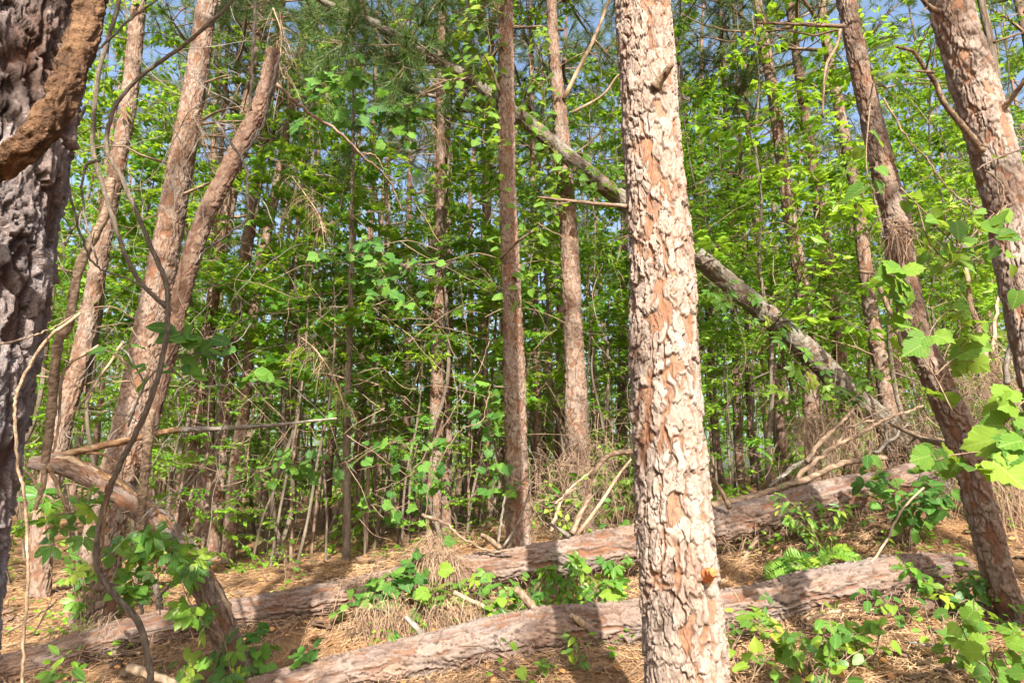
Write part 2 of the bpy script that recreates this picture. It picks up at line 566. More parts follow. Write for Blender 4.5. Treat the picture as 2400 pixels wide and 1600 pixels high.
# ------------------------------------------------------------------ ground sheet
L1 = [(-60, 1588, 62, 4.75), (50, 1562, 64, 4.85), (153, 1535, 66, 4.95), (300, 1490, 68, 5.1), (450, 1455, 68, 5.2), (663, 1422, 70, 5.35), (850, 1385, 72, 5.5),
      (1000, 1355, 75, 5.55), (1106, 1338, 72, 5.6), (1310, 1308, 80, 5.65), (1480, 1275, 81, 5.7), (1660, 1240, 80, 5.75), (1804, 1206, 78, 5.8),
      (1950, 1165, 75, 5.9), (2060, 1140, 72, 6.0), (2180, 1108, 62, 6.1)]
L2 = [(420, 1690, 84, 4.1), (600, 1634, 86, 4.2), (800, 1583, 87, 4.3), (1000, 1538, 89, 4.4), (1250, 1482, 92, 4.45), (1480, 1457, 94, 4.5), (1753, 1422, 94, 4.55),
      (1900, 1386, 92, 4.6), (2059, 1356, 88, 4.65), (2180, 1336, 76, 4.75), (2262, 1332, 52, 4.85)]


def pxpath(spec):
    out = []
    for px, py, w, Y in spec:
        p = P(px, py, Y)
        out.append((*p, 0.5 * w * axis_depth(py, Y) / F))
    return np.array(out)


L1P, L2P = pxpath(L1), pxpath(L2)


def g_base(x, y):
    s = np.where(x < 0, 1.9 * np.tanh(x / 1.9) * 1.0, x)
    s = np.where(s > 6, 6 + 2.0 * np.tanh((s - 6) / 4.0), s)
    yy = 10.5 * np.tanh((y - 4.5) / 10.5)
    return -0.03 + 0.13 * s + 0.055 * yy


def _ctrl():
    pts = []
    for q in L2P[1:-1]:
        pts.append((q[0], q[1], q[2] - q[3] * 0.72))
    for i, q in enumerate(L1P[1:]):
        pts.append((q[0], q[1], q[2] - q[3] * (0.72 if i < 7 else 1.7)))
    for px, py, Y in [(217, 1470, 6.5), (90, 1400, 7.6), (800, 1252, 13), (520, 1290, 12), (1100, 1240, 10.5), (1400, 1190, 10.5), (1750, 1135, 12), (2100, 1050, 12.5),
                      (100, 1300, 12), (1200, 1258, 7.6), (2395, 1500, 3.8), (800, 1320, 8.5), (500, 1370, 7.5), (1050, 1470, 4.9), (1750, 1330, 5.2), (1250, 1590, 3.9), (2000, 1560, 3.7)]:
        pts.append(tuple(P(px, py, Y)))
    pts += [(0.7, 2.7, -0.12), (-1.2, 1.3, -0.25), (0, 0, -0.2), (1.5, 1.0, -0.1), (0, -4, -0.2), (-5, 2, -0.3), (5, 2, 0.5)]
    return np.array(pts)


_cp = _ctrl()
_S2 = 2 * 0.85 ** 2
_A = np.exp(-((_cp[:, None, :2] - _cp[None, :, :2]) ** 2).sum(-1) / _S2)
_w = np.linalg.solve(_A + 0.12 * np.eye(len(_cp)), _cp[:, 2] - g_base(_cp[:, 0], _cp[:, 1]))


def g(x, y, fine=True):
    x = np.asarray(x, float)
    y = np.asarray(y, float)
    z = g_base(x, y)
    for (cx, cyy, _), w in zip(_cp, _w):
        z = z + w * np.exp(-((x - cx) ** 2 + (y - cyy) ** 2) / _S2)
    if fine:
        z = z + 0.05 * (vnoise(x * 1.3 + 50, y * 1.3 + 50, 5) - 0.5) + 0.035 * (vnoise(x * 4 + 50, y * 4 + 50, 6) - 0.5)
    return z


def build_ground():
    def axis(lo, hi, a, b, fine, n):
        f = np.arange(a, b + 1e-6, fine)
        l_ = a - (np.geomspace(1, 1 + (a - lo), n) - 1)[1:][::-1]
        h_ = b + (np.geomspace(1, 1 + (hi - b), n) - 1)[1:]
        return np.concatenate([l_, f, h_])
    xs = axis(-260, 260, -6, 7, 0.085, 34)
    ys = axis(-160, 420, 1.5, 10, 0.085, 36)
    X, Y = np.meshgrid(xs, ys)
    Z = g(X, Y)
    V = np.stack([X, Y, Z], -1).reshape(-1, 3)
    nx, ny = len(xs), len(ys)
    i = (np.arange(ny - 1)[:, None] * nx + np.arange(nx - 1)[None, :]).ravel()
    ge = Geo().add(V, None, np.stack([i, i + 1, i + nx + 1, i + nx], -1))
    ge.build('ground', GROUND, None, 'structure')


build_ground()
# ------------------------------------------------------------------ foliage builders
def unit(v):
    v = np.asarray(v, float)
    return v / (np.linalg.norm(v, axis=-1, keepdims=True) + 1e-12)


def crooked(start, d, length, rng, n=7, wander=0.25, droop=0.0):
    p = [np.asarray(start, float)]
    d = unit(d)
    for i in range(n):
        d = unit(d + wander * rng.normal(size=3) + np.array((0, 0, -droop)))
        p.append(p[-1] + d * length / n)
    return np.array(p)


def add_dead_branch(ge, start, d, length, r0, rng, subs=4, nc=4):
    p = crooked(start, d, length, rng, 8, 0.16, 0.02)
    r = np.linspace(r0, r0 * 0.22, len(p))
    tube(ge, p, r, nc, 0.2, rng.randint(9999))
    for k in range(subs):
        i = rng.randint(2, len(p) - 1)
        dd = unit(unit(p[i] - p[i - 1]) + 0.9 * rng.normal(size=3))
        q = crooked(p[i], dd, length * rng.uniform(0.15, 0.45), rng, 4, 0.25, 0.03)
        tube(ge, q, np.linspace(r[i] * 0.6, r0 * 0.12, len(q)), 3, 0, rng.randint(9999), cap=False)
    return p


def add_needles(ge, pts, dirs, rng, per=34, L=0.19, w=0.0036, spread=0.75):
    pts = np.repeat(np.asarray(pts), per, 0)
    dirs = np.repeat(unit(dirs), per, 0)
    n = len(pts)
    d = unit(dirs + spread * rng.normal(size=(n, 3)) + np.array((0, 0, -0.12)))
    side = unit(np.cross(d, rng.normal(size=(n, 3))))
    ln = L * rng.uniform(0.7, 1.15, n)[:, None]
    base = pts - dirs * rng.uniform(0, 0.12, (n, 1))
    V = np.stack([base - side * w, base + side * w, base + d * ln + np.array((0, 0, -0.03)) * ln / L], 1).reshape(-1, 3)
    tone = np.repeat(rng.rand(n), 3)
    ge.add(V, np.arange(n * 3).reshape(-1, 3), None, np.stack([tone, tone, tone], -1))


def pine_limb(wood, green, start, d, length, r0, rng, tufts=9, per=34, sag=0.0):
    p = crooked(start, d, length, rng, 7, 0.12, -0.03 + sag)
    tube(wood, p, np.linspace(r0, r0 * 0.25, len(p)), 4, 0.2, rng.randint(9999))
    pts, dirs = [p[-1]], [p[-1] - p[-2]]
    for k in range(tufts):
        i = rng.randint(2, len(p))
        a = p[i - 1] + (p[i] - p[i - 1]) * rng.rand()
        dd = unit(unit(p[i] - p[i - 1]) * 0.8 + rng.normal(size=3) * 0.65 + np.array((0, 0, 0.15)))
        q = crooked(a, dd, length * rng.uniform(0.18, 0.42), rng, 3, 0.15, -0.03)
        tube(wood, q, np.linspace(r0 * 0.35, r0 * 0.15, len(q)), 3, 0, 1, cap=False)
        pts += [q[-1], q[-2]]
        dirs += [q[-1] - q[-2], q[-2] - q[-3]]
    add_needles(green, np.array(pts), np.array(dirs), rng, per)


# leaf templates: outline seen from above, base at the origin, tip along +Y (unit length)
def leaf_template(outline, fold=0.18, droop=0.22, centre=0.42):
    o = np.array(outline, float)
    pts = np.vstack([o, [(-x, y) for x, y in o[::-1] if abs(x) > 1e-6]])
    k = np.vstack([[[0, centre]], pts])
    z = fold * np.abs(k[:, 0]) - droop * k[:, 1] ** 2
    V = np.column_stack([k, z])
    m = len(pts)
    T = [(0, 1 + (i + 1) % m, 1 + i) for i in range(m)]
    return V, np.array(T)


T_DIAMOND = (np.array([(0, 0, 0), (0.27, 0.45, 0.05), (0, 1, -0.18), (-0.27, 0.45, 0.05), (0, 0.45, -0.02)], float), np.array([(0, 1, 4), (1, 2, 4), (2, 3, 4), (3, 0, 4)]))
T_SLIM = (np.array([(0, 0, 0), (0.17, 0.4, 0.04), (0, 1, -0.2), (-0.17, 0.4, 0.04)], float), np.array([(0, 1, 2), (0, 2, 3)]))
T_STAR = leaf_template([(0, 0), (0.34, -0.04), (0.22, 0.22), (0.56, 0.42), (0.25, 0.52), (0.2, 0.68), (0, 1.0)], 0.1, 0.15)
O_OVAL = [(0, 0), (0.16, 0.08), (0.29, 0.28), (0.31, 0.5), (0.22, 0.76), (0.09, 0.92), (0, 1.0)]
O_LANCE = [(0, 0), (0.11, 0.12), (0.19, 0.36), (0.17, 0.6), (0.08, 0.86), (0, 1.0)]
O_GRAPE = [(0, 0.02), (0.16, -0.12), (0.36, -0.06), (0.46, 0.14), (0.56, 0.22), (0.50, 0.34), (0.60, 0.46), (0.46, 0.52), (0.40, 0.64), (0.24, 0.68), (0.22, 0.80), (0.10, 0.84), (0, 1.0)]
O_HEART = [(0, 0.04), (0.14, -0.08), (0.34, -0.02), (0.45, 0.2), (0.42, 0.42), (0.30, 0.66), (0.13, 0.86), (0, 1.0)]
V_OVAL, V_LANCE, V_GRAPE, V_HEART = leaf_template(O_OVAL), leaf_template(O_LANCE, 0.2, 0.25), leaf_template(O_GRAPE, 0.1, 0.2, 0.3), leaf_template(O_HEART, 0.12, 0.25, 0.3)


def palmate(n, tpl, s=0.8, span=200):
    V, T, k = [], [], 0
    for i in range(n):
        a = math.radians(-span / 2 + span * i / (n - 1))
        sc = s * (1.0 - 0.25 * abs(a) / math.pi)
        R = np.array([(math.cos(a), math.sin(a), 0), (-math.sin(a), math.cos(a), 0), (0, 0, 1)])
        v = (tpl[0] * sc + np.array((0, 0.06, 0))) @ R + np.array((0, 0, 0.03 * (i % 2)))
        V.append(v)
        T.append(tpl[1] + k)
        k += len(v)
    return np.vstack(V), np.vstack(T)


V_PALM5 = palmate(5, leaf_template([(0, 0), (0.13, 0.2), (0.24, 0.5), (0.17, 0.78), (0, 1.0)], 0.15, 0.25))
V_PALM3 = palmate(3, leaf_template([(0, 0), (0.2, 0.2), (0.31, 0.48), (0.18, 0.8), (0, 1.0)], 0.15, 0.25), 0.85, 190)


def pinnate(n=9):
    tp = leaf_template([(0, 0), (0.14, 0.25), (0.13, 0.6), (0, 1.0)], 0.1, 0.1)
    V, T, k = [], [], 0
    for i in range(n):
        y = 0.12 + 0.85 * i / n
        for s in (-1, 1):
            a = s * math.radians(65)
            R = np.array([(math.cos(a), -math.sin(a), 0), (math.sin(a), math.cos(a), 0), (0, 0, 1)])
            v = (tp[0] * (0.42 * math.sin(math.pi * (0.25 + 0.7 * i / n)))) @ R + np.array((0, y, -0.25 * y * y))
            V.append(v)
            T.append(tp[1] + k)
            k += len(v)
    return np.vstack(V), np.vstack(T)


V_FROND = pinnate()


def leaf_cloud(ge, tpl, pos, d, nrm, size, tone):
    V, T = tpl
    d = unit(d)
    x = unit(np.cross(d, nrm))
    z = np.cross(x, d)
    s = np.broadcast_to(np.asarray(size, float), (len(pos),))
    W = pos[:, None, :] + s[:, None, None] * (V[None, :, 0, None] * x[:, None, :] + V[None, :, 1, None] * d[:, None, :] + V[None, :, 2, None] * z[:, None, :])
    k = len(V)
    TT = (T[None] + (np.arange(len(pos)) * k)[:, None, None]).reshape(-1, 3)
    c = np.repeat(np.asarray(tone, float), k)
    ge.add(W.reshape(-1, 3), TT, None, np.stack([c, c, c], -1))


LEAFMESH = {}


def leaf_mesh(key, tpl, mat):
    if key not in LEAFMESH:
        out = []
        rr = np.random.RandomState(len(LEAFMESH) + 3)
        for k in range(3):
            V, T = tpl
            V = V.copy()
            V[:, 2] += 0.05 * np.sin(V[:, 0] * 7 + k * 2) * (0.5 + V[:, 1]) + 0.03 * rr.normal(size=len(V)) * (np.abs(V[:, 0]) > 0.05)
            V[:, 0] *= 1 + 0.1 * (k - 1)
            out.append(Geo().add(V, T, None, (rr.rand(), 0.5, 0.5)).mesh('leaf', mat, smooth=True))
        LEAFMESH[key] = out
    return LEAFMESH[key]


def leaf_object(parent, mesh, pos, d, nrm, size, name='leaf'):
    d = unit(d)
    x = unit(np.cross(d, nrm))
    z = np.cross(x, d)
    o = bpy.data.objects.new(name, mesh)
    COL.objects.link(o)
    o.parent = parent
    p = np.asarray(pos) - np.array(parent.location)
    M = np.eye(4)
    M[:3, 0], M[:3, 1], M[:3, 2], M[:3, 3] = x * size, d * size, z * size, p
    o.matrix_basis = Matrix(M.tolist())
    return o


def plant(name, label, cat, stems, nleaf, meshes, size, rng, group=None, stem_mat=None, spread=0.10, stem_r=0.004, up=0.9, droop=0.35, frm=0.15, leafname='leaf', face=0.55):
    """stems: list of polylines in the world; leaves sit on petioles along them, each an object of its own"""
    stems = [spline(np.asarray(s, float), 8) for s in stems]
    root = thing(name, label, cat, stems[0][0], group)
    ge = Geo()
    for s in stems:
        tube(ge, s, np.linspace(stem_r, stem_r * 0.4, len(s)), 5, 0.1, rng.randint(999))
    lens = np.array([np.linalg.norm(np.diff(s, axis=0), axis=1).sum() for s in stems])
    for k in range(nleaf):
        s = stems[rng.choice(len(stems), p=lens / lens.sum())]
        i = rng.randint(int(frm * (len(s) - 1)), len(s) - 1)
        a = s[i] + (s[i + 1] - s[i]) * rng.rand()
        out = unit(rng.normal(size=3) * np.array((1, 1, 0.5)) + unit(s[i + 1] - s[i]) * 0.4 + np.array((0, -0.25, 0.25)))
        pos = a + out * spread * rng.uniform(0.3, 1.2)
        tube(ge, np.array([a, (a + pos) / 2 + np.array((0, 0, 0.01)), pos]), stem_r * 0.35, 3, cap=False)
        d = unit(out * np.array((1, 1, 0.3)) + rng.normal(size=3) * 0.35 + np.array((0, 0, -droop)))
        nrm = unit(np.array((0, -face, up)) + rng.normal(size=3) * 0.42)
        m = meshes[rng.randint(len(meshes))]
        leaf_object(root, m, pos, d, nrm, size * rng.uniform(0.6, 1.2), leafname)
    ge.build('stem', stem_mat or TWIG, root)
    return root


# ------------------------------------------------------------------ trunks
def trunk_path(spec, Y, H, flare=1.25, footed=True, n=10):
    """spec: (px, py, width) from the top of the photo to the foot; Y depth (or two depths top, foot)"""
    sp = np.array(sorted(spec, key=lambda a: -a[1]), float)
    y0, y1 = (Y, Y) if not hasattr(Y, '__len__') else (Y[1], Y[0])
    f = (sp[:, 1] - sp[0, 1]) / (sp[-1, 1] - sp[0, 1] + 1e-9)
    rows = []
    for (px, py, w), t in zip(sp, f):
        yy = y0 + (y1 - y0) * t
        rows.append((*P(px, py, yy), 0.5 * w * axis_depth(py, yy) / F))
    p = spline(rows, n)
    d = unit(p[0, :3] - p[min(8, len(p) - 1), :3])
    d = unit(d * 0.6 + np.array((0, 0, -0.4)))
    foot = []
    q, r = p[0].copy(), p[0, 3]
    while q[2] > float(g(q[0], q[1])) - 0.22 and len(foot) < 60 and footed:
        q = q.copy()
        q[:3] += d * 0.06
        foot.append(q)
    for k, q in enumerate(foot):
        q[3] = r * (1 + (flare - 1) * ((k + 1) / len(foot)) ** 1.5)
    if foot:
        p = np.vstack([np.array(foot[::-1]), p])
    top = []
    if H:
        d = unit(p[-1, :3] - p[-9, :3])
        q = p[-1].copy()
        z0, r0 = q[2], q[3]
        while q[2] < H:
            d = unit(d * 0.97 + np.array((0, 0, 0.03)))
            q = q.copy()
            q[:3] += d * 0.25
            t = (q[2] - z0) / (H - z0)
            q[3] = r0 * (1 - t) + 0.02 * t
            top.append(q)
        if top:
            p = np.vstack([p, np.array(top)])
    return p


def stepper(fine, Y):
    def st(x, y, z):
        zt = CZ + 0.85 * max(y, 1.0) + 0.15
        zb = CZ - 0.32 * max(y, 1.0) - 0.1
        return fine if zb < z < zt else 0.14
    return st


CROWNS = []


def make_crown(seed, H0=7.0, H1=15.0, n=26, reach=2.3):
    rng = np.random.RandomState(seed)
    wood, green = Geo(), Geo()
    for k in range(n):
        t = (k + rng.rand()) / n
        z = H0 + (H1 - H0) * t
        a = rng.rand() * 2 * math.pi
        ln = reach * (1.05 - 0.75 * t) * rng.uniform(0.55, 1.1)
        el = 0.15 + 0.5 * t + rng.uniform(-0.15, 0.2)
        d = np.array((math.cos(a), math.sin(a), el))
        pine_limb(wood, green, (0, 0, z), d, ln, 0.018 + 0.012 * (1 - t), rng, tufts=int(7 + 5 * ln / reach))
    return wood.mesh('limbs', TWIG), green.mesh('needles', NEEDLE, smooth=False)


for sd in (11, 12, 13):
    CROWNS.append(make_crown(sd))


def put_crown(root, path, k, rng, z0=7.5, H=15.0, sc=1.0):
    """the crown of limbs and needles, set on the upper part of the trunk"""
    i = int(np.argmin(np.abs(path[:, 2] - z0)))
    base = path[i, :3]
    s = (H - z0 + 0.4) / 8.0
    wood, green = CROWNS[k % 3]
    rz = rng.rand() * 6.28
    dtop = path[-1, :3] - base
    M = Matrix.Translation(Vector(base - np.array(root.location))) @ Matrix(((1, 0, dtop[0] / max(dtop[2], 1), 0), (0, 1, dtop[1] / max(dtop[2], 1), 0), (0, 0, 1, 0), (0, 0, 0, 1))) @ Matrix.Rotation(rz, 4, 'Z') @ Matrix.Diagonal((s * sc, s * sc, s, 1)) @ Matrix.Translation((0, 0, -7.0))
    for nm, me in (('limbs', wood), ('crown', green)):
        o = bpy.data.objects.new(nm, me)
        COL.objects.link(o)
        o.parent = root
        o.matrix_basis = M


def hero(label, spec, Y, H, mat, nc, seed, pw, ph, depth, step, crown=None, dead=6, dead_z=(1.5, 9.0), dead_len=(0.4, 1.6), branches=(), group='pine trees of the stand', name='pine_tree', cat='tree', flare=1.25, wob=0.05, bmat=None, footed=True):
    rng = np.random.RandomState(seed + 1000)
    path = trunk_path(spec, Y, H, flare, footed)
    yref = Y if not hasattr(Y, '__len__') else Y[0]
    ge, pr = bark_tube(path, nc, seed, pw, ph, depth, stepper(step, yref), wob=wob, dense=0.55 if nc > 80 else 0.0)
    i0 = int(np.argmin(np.abs(pr[:, 2] - g(pr[0, 0], pr[0, 1]))))
    root = thing(name, label, cat, (*pr[i0, :2], float(g(pr[i0, 0], pr[i0, 1]))), group)
    ge.build('trunk', mat, root)
    for bi, (poly, w0, w1, Yb) in enumerate(branches):
        pts = [P(a, b, c) for (a, b), c in zip(poly, np.linspace(Yb[0], Yb[1], len(poly)))]
        r0 = 0.5 * w0 * axis_depth(poly[0][1], Yb[0]) / F
        r1 = 0.5 * w1 * axis_depth(poly[-1][1], Yb[1]) / F
        s = spline(pts, 6)
        gb = Geo()
        tube(gb, s, np.linspace(r0, r1, len(s)), 7, 0.25, seed + bi)
        for k in range(2 if len(poly) > 2 else 0):
            i = rng.randint(len(s) // 3, len(s) - 1)
            q = crooked(s[i], unit(s[i] - s[i - 1]) + 0.8 * rng.normal(size=3), 0.25 * np.linalg.norm(s[-1] - s[0]), rng, 4, 0.2)
            tube(gb, q, np.linspace(r1 * 0.8, r1 * 0.3, len(q)), 4, 0, 2, cap=False)
        gb.build('branch', bmat or TWIG, root)
    for k in range(dead):
        z = rng.uniform(*dead_z)
        if z > path[-1, 2] - 0.5:
            continue
        i = int(np.argmin(np.abs(path[:, 2] - z)))
        a = rng.rand() * 6.28
        gb = Geo()
        add_dead_branch(gb, path[i, :3] + 0.7 * path[i, 3] * np.array((math.cos(a), math.sin(a), 0)), np.array((math.cos(a), math.sin(a), rng.uniform(-0.15, 0.45))), rng.uniform(*dead_len), rng.uniform(0.007, 0.014), rng)
        gb.build('dead_branch', TWIG, root)
    if crown is not None and H:
        put_crown(root, path, crown, rng, H * (0.55 if yref < 8 else 0.44), H)
    return root, path


S = 2400 / 2352.0


def D(*rows):
    """rows measured on the 2352 wide view -> photograph pixels"""
    return [tuple(a * S for a in r) for r in rows]


# the big pale pine in front
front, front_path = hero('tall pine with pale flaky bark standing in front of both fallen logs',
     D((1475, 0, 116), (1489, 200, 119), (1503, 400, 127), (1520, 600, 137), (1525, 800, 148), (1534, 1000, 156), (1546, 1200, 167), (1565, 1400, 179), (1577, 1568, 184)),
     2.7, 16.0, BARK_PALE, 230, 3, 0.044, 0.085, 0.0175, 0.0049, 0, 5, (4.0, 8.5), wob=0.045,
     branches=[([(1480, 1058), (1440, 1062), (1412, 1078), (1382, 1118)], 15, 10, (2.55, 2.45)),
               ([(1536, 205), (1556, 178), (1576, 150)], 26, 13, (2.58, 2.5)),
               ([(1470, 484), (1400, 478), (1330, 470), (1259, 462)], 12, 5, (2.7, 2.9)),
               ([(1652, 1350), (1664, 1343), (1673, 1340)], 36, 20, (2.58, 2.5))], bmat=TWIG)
for ch in front.children:
    if ch.name.startswith('branch') and ch.name.endswith('.003'):
        ch.name = 'knot'
        ch['label'] = 'reddish broken knot low on the right side of the trunk'
        ch.data.materials.clear()
        ch.data.materials.append(KNOT)

# the huge dark trunk at the edge
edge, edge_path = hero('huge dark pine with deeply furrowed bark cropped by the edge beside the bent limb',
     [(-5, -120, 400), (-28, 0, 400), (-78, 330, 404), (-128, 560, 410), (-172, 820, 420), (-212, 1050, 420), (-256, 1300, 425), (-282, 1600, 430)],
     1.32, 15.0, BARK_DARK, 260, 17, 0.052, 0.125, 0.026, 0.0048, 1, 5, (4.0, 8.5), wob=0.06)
ge = Geo()
lp = [P(-90, 430, 1.12), P(0, 385, 1.08), P(70, 335, 1.06), P(130, 250, 1.06), P(180, 130, 1.08), P(215, 0, 1.1), P(240, -120, 1.14)]
s = spline(lp, 16)
ge, _pr = bark_tube(np.column_stack([s, np.linspace(0.021, 0.023, len(s))]), 60, 9, 0.03, 0.05, 0.009, lambda x, y, z: 0.004, wob=0.12)
o = ge.build('limb', INNER, edge)
o['label'] = 'thick curved orange brown limb bent across the trunk'

# the other pines one can single out
hero('pale pine on the left whose trunk leans to the right beside the broken snag',
     [(217, 1470, 96), (250, 1224, 82), (306, 1020, 83), (344, 816, 73), (384, 612, 63), (420, 408, 56), (457, 204, 47), (487, 0, 43)],
     6.5, 15.5, BARK_RED, 104, 29, 0.055, 0.085, 0.018, 0.0115, 2, 7, (2.5, 7.5),
     branches=[([(470, 285), (510, 262), (572, 248)], 8, 3, (6.4, 6.0)), ([(465, 292), (520, 286), (575, 284)], 8, 4, (6.4, 6.2)), ([(470, 318), (530, 320)], 7, 4, (6.4, 6.1)),
               ([(430, 455), (470, 438), (500, 425)], 8, 4, (6.4, 6.2)), ([(480, 195), (515, 182), (540, 176)], 6, 3, (6.4, 6.2))])
hero('shaded pine trunk standing between the furrowed edge tree and the left leaning pine',
     [(326, 0, 30), (306, 204, 34), (275, 388, 36), (240, 571, 36), (194, 816, 38), (146, 990, 42), (102, 1224, 46), (90, 1405, 48)],
     7.6, 15.0, BARK_RED, 70, 31, 0.05, 0.075, 0.014, 0.016, 0, 9, (2.0, 8.0))
hero('slim sunlit pine far behind the snag, base bending at its foot',
     [(545, 440, 26), (515, 610, 27), (490, 760, 28), (474, 860, 29), (459, 978, 29), (449, 1085, 30), (428, 1208, 34)], 10.0, 15.0, BARK_RED, 48, 33, 0.05, 0.07, 0.012, 0.02, 1, 9, (2.0, 9.0))
hero('slim straight pine with a sunlit foot, right of the dark pair behind the snag',
     [(640, 480, 20), (610, 632, 22), (590, 765, 23), (576, 930, 25), (551, 1106, 28), (536, 1290, 30)], 10.5, 15.0, BARK_RED, 48, 35, 0.05, 0.07, 0.012, 0.02, 2, 9, (2.0, 9.0))
hero('dark pine trunk in the shade behind the snag, thicker of the close pair',
     [(575, 600, 26), (552, 740, 27), (535, 880, 28), (520, 1030, 30), (500, 1280, 32)], 11.0, 15.0, BARK_RED, 50, 37, 0.05, 0.07, 0.012, 0.02, 0, 9, (2.0, 9.0))
hero('thin dark pine stem just left of the thicker shaded pine behind the snag',
     [(500, 800, 15), (494, 1000, 17), (482, 1284, 20)], 11.4, 13.0, BARK_RED, 40, 39, 0.05, 0.07, 0.010, 0.02, 1, 7, (2.0, 9.0))
hero('straight pine in the centre rising behind the upper log',
     D((1160, 0, 34), (1163, 200, 36), (1165, 400, 37), (1172, 600, 42), (1180, 800, 46), (1185, 1000, 50), (1190, 1200, 55), (1192, 1240, 57)),
     7.2, 16.0, BARK_RED, 84, 41, 0.05, 0.075, 0.016, 0.013, 1, 6, (3.0, 8.0),
     branches=[([(1172, 607), (1208, 571), (1249, 541)], 9, 4, (7.1, 6.7)), ([(1172, 215), (1150, 160), (1137, 133)], 8, 4, (7.1, 6.9))])
hero('dark slim pine left of the central straight pine, its foot behind straw covered debris',
     D((1017, -60, 17), (1015, 0, 18), (1012, 200, 20), (1012, 400, 21), (1010, 600, 24), (1005, 800, 27), (1002, 1000, 30), (995, 1200, 33), (994, 1240, 34)),
     10.2, 16.0, BARK_RED, 48, 43, 0.05, 0.07, 0.012, 0.019, 2, 16, (2.5, 9.5), (0.6, 2.2))
hero('vine wrapped pine between the central straight pine and the big pale pine',
     D((1262, -40, 22), (1265, 0, 22), (1275, 150, 27), (1290, 300, 33), (1300, 450, 36), (1310, 600, 41), (1318, 800, 46), (1325, 1000, 53), (1331, 1160, 58)),
     8.3, 15.5, BARK_RED, 70, 45, 0.05, 0.075, 0.016, 0.015, 0, 8, (2.5, 8.5),
     branches=[([(1322, 232), (1361, 153), (1392, 92), (1428, 0), (1450, -60)], 11, 6, (8.2, 7.7)), ([(1340, 265), (1412, 224), (1448, 178), (1490, 150)], 8, 4, (8.2, 7.8))], bmat=TWIG_PALE)
hero('pale pine seen through the leaves right of the big pale pine',
     [(1760, -60, 20), (1773, 0, 21), (1794, 117, 23), (1814, 230, 25), (1840, 434, 27), (1855, 530, 28), (1875, 638, 31), (1890, 765, 33), (1900, 930, 36), (1906, 1080, 38)],
     9.3, 15.0, BARK_RED, 56, 47, 0.05, 0.075, 0.012, 0.018, 1, 9, (2.5, 9.0))
hero('slender leaning pine between the pale leaf screened pine and the curved pine',
     [(1920, -60, 17), (1926, 15, 18), (1937, 102, 20), (1957, 204, 22), (1978, 316, 24), (1993, 388, 25), (2008, 459, 26), (2023, 587, 29), (2039, 714, 31), (2052, 796, 33), (2070, 880, 35), (2092, 1030, 38)],
     8.6, 15.0, BARK_RED, 56, 49, 0.05, 0.075, 0.012, 0.018, 2, 9, (2.5, 8.5))
hero('curved pine that bends from the lower right corner up across the vines',
     [(1970, -60, 36), (1983, 0, 38), (2003, 102, 40), (2034, 245, 46), (2059, 347, 50), (2080, 434, 54), (2100, 510, 56), (2112, 612, 57), (2132, 714, 57), (2152, 796, 58), (2190, 880, 60), (2222, 950, 62), (2258, 1034, 63), (2289, 1157, 62), (2314, 1244, 62), (2340, 1351, 62), (2381, 1453, 64)],
     4.1, 14.0, BARK_RED, 96, 51, 0.048, 0.075, 0.015, 0.008, 0, 4, (3.5, 8.0),
     branches=[([(1978, 62), (1901, 59), (1840, 56), (1773, 54)], 10, 6, (4.05, 4.1)), ([(1970, 70), (1960, 110), (1938, 150), (1930, 215), (1928, 275)], 9, 5, (4.05, 4.0)), ([(2110, 650), (2060, 642), (2015, 636)], 12, 8, (4.05, 4.0)),
               ([(2262, 1045), (2190, 1035), (2140, 1018), (2085, 990)], 16, 9, (4.2, 4.9))])
hero('broad pine on the right edge with pinkish plated bark and a crooked dead branch',
     [(2215, -60, 84), (2239, 51, 88), (2286, 204, 93), (2315, 306, 93), (2342, 408, 93), (2368, 510, 92), (2392, 650, 92), (2424, 800, 93), (2470, 1000, 97), (2535, 1250, 104), (2580, 1400, 110)],
     3.5, 15.5, BARK_PALE, 116, 53, 0.05, 0.08, 0.015, 0.0075, 1, 4, (4.2, 8.5),
     branches=[([(2305, 355), (2275, 318), (2248, 286), (2212, 240), (2192, 194), (2166, 158), (2141, 122), (2102, 110)], 17, 7, (3.42, 3.2)),
               ([(2190, 170), (2165, 168), (2142, 166)], 8, 4, (3.25, 3.2)), ([(2345, 262), (2375, 225), (2400, 192), (2440, 150)], 14, 9, (3.42, 3.2)),
               ([(2200, 28), (2175, 15), (2150, -20)], 14, 9, (3.45, 3.3)), ([(2330, 100), (2380, 82), (2430, 70)], 7, 4, (3.5, 3.6))])
hero('thin grey sapling trunk right behind the broad plated pine',
     [(2290, -60, 15), (2299, 0, 16), (2322, 102, 17), (2335, 204, 18), (2345, 300, 19), (2372, 500, 20), (2400, 800, 22)], 5.6, 9.0, BARK_STEM, 30, 55, 0.08, 0.2, 0.004, 0.03, None, 4, (3, 6))
hero('brown pine stem in shade just right of the big pale pine',
     [(1725, 880, 17), (1728, 980, 20), (1734, 1135, 25)], 12.0, 14.0, BARK_RED, 40, 57, 0.05, 0.07, 0.01, 0.02, 1, 8, (2, 9))
hero('thin reddish stem beside the brown shaded one right of the big pale pine',
     [(1752, 840, 11), (1755, 940, 13), (1768, 1110, 17)], 12.4, 13.0, BARK_RED, 36, 59, 0.05, 0.07, 0.01, 0.02, 2, 6, (2, 9))
hero('pale greenish sapling pole standing alone in the left clearing',
     [(825, 480, 10), (822, 700, 12), (820, 800, 14), (813, 1000, 18), (812, 1290, 20)], 8.8, 7.5, BARK_STEM, 24, 61, 0.06, 0.2, 0.004, 0.04, None, 12, (1.5, 6.0), (0.5, 1.4), name='sapling', group='bare poles in the understory')
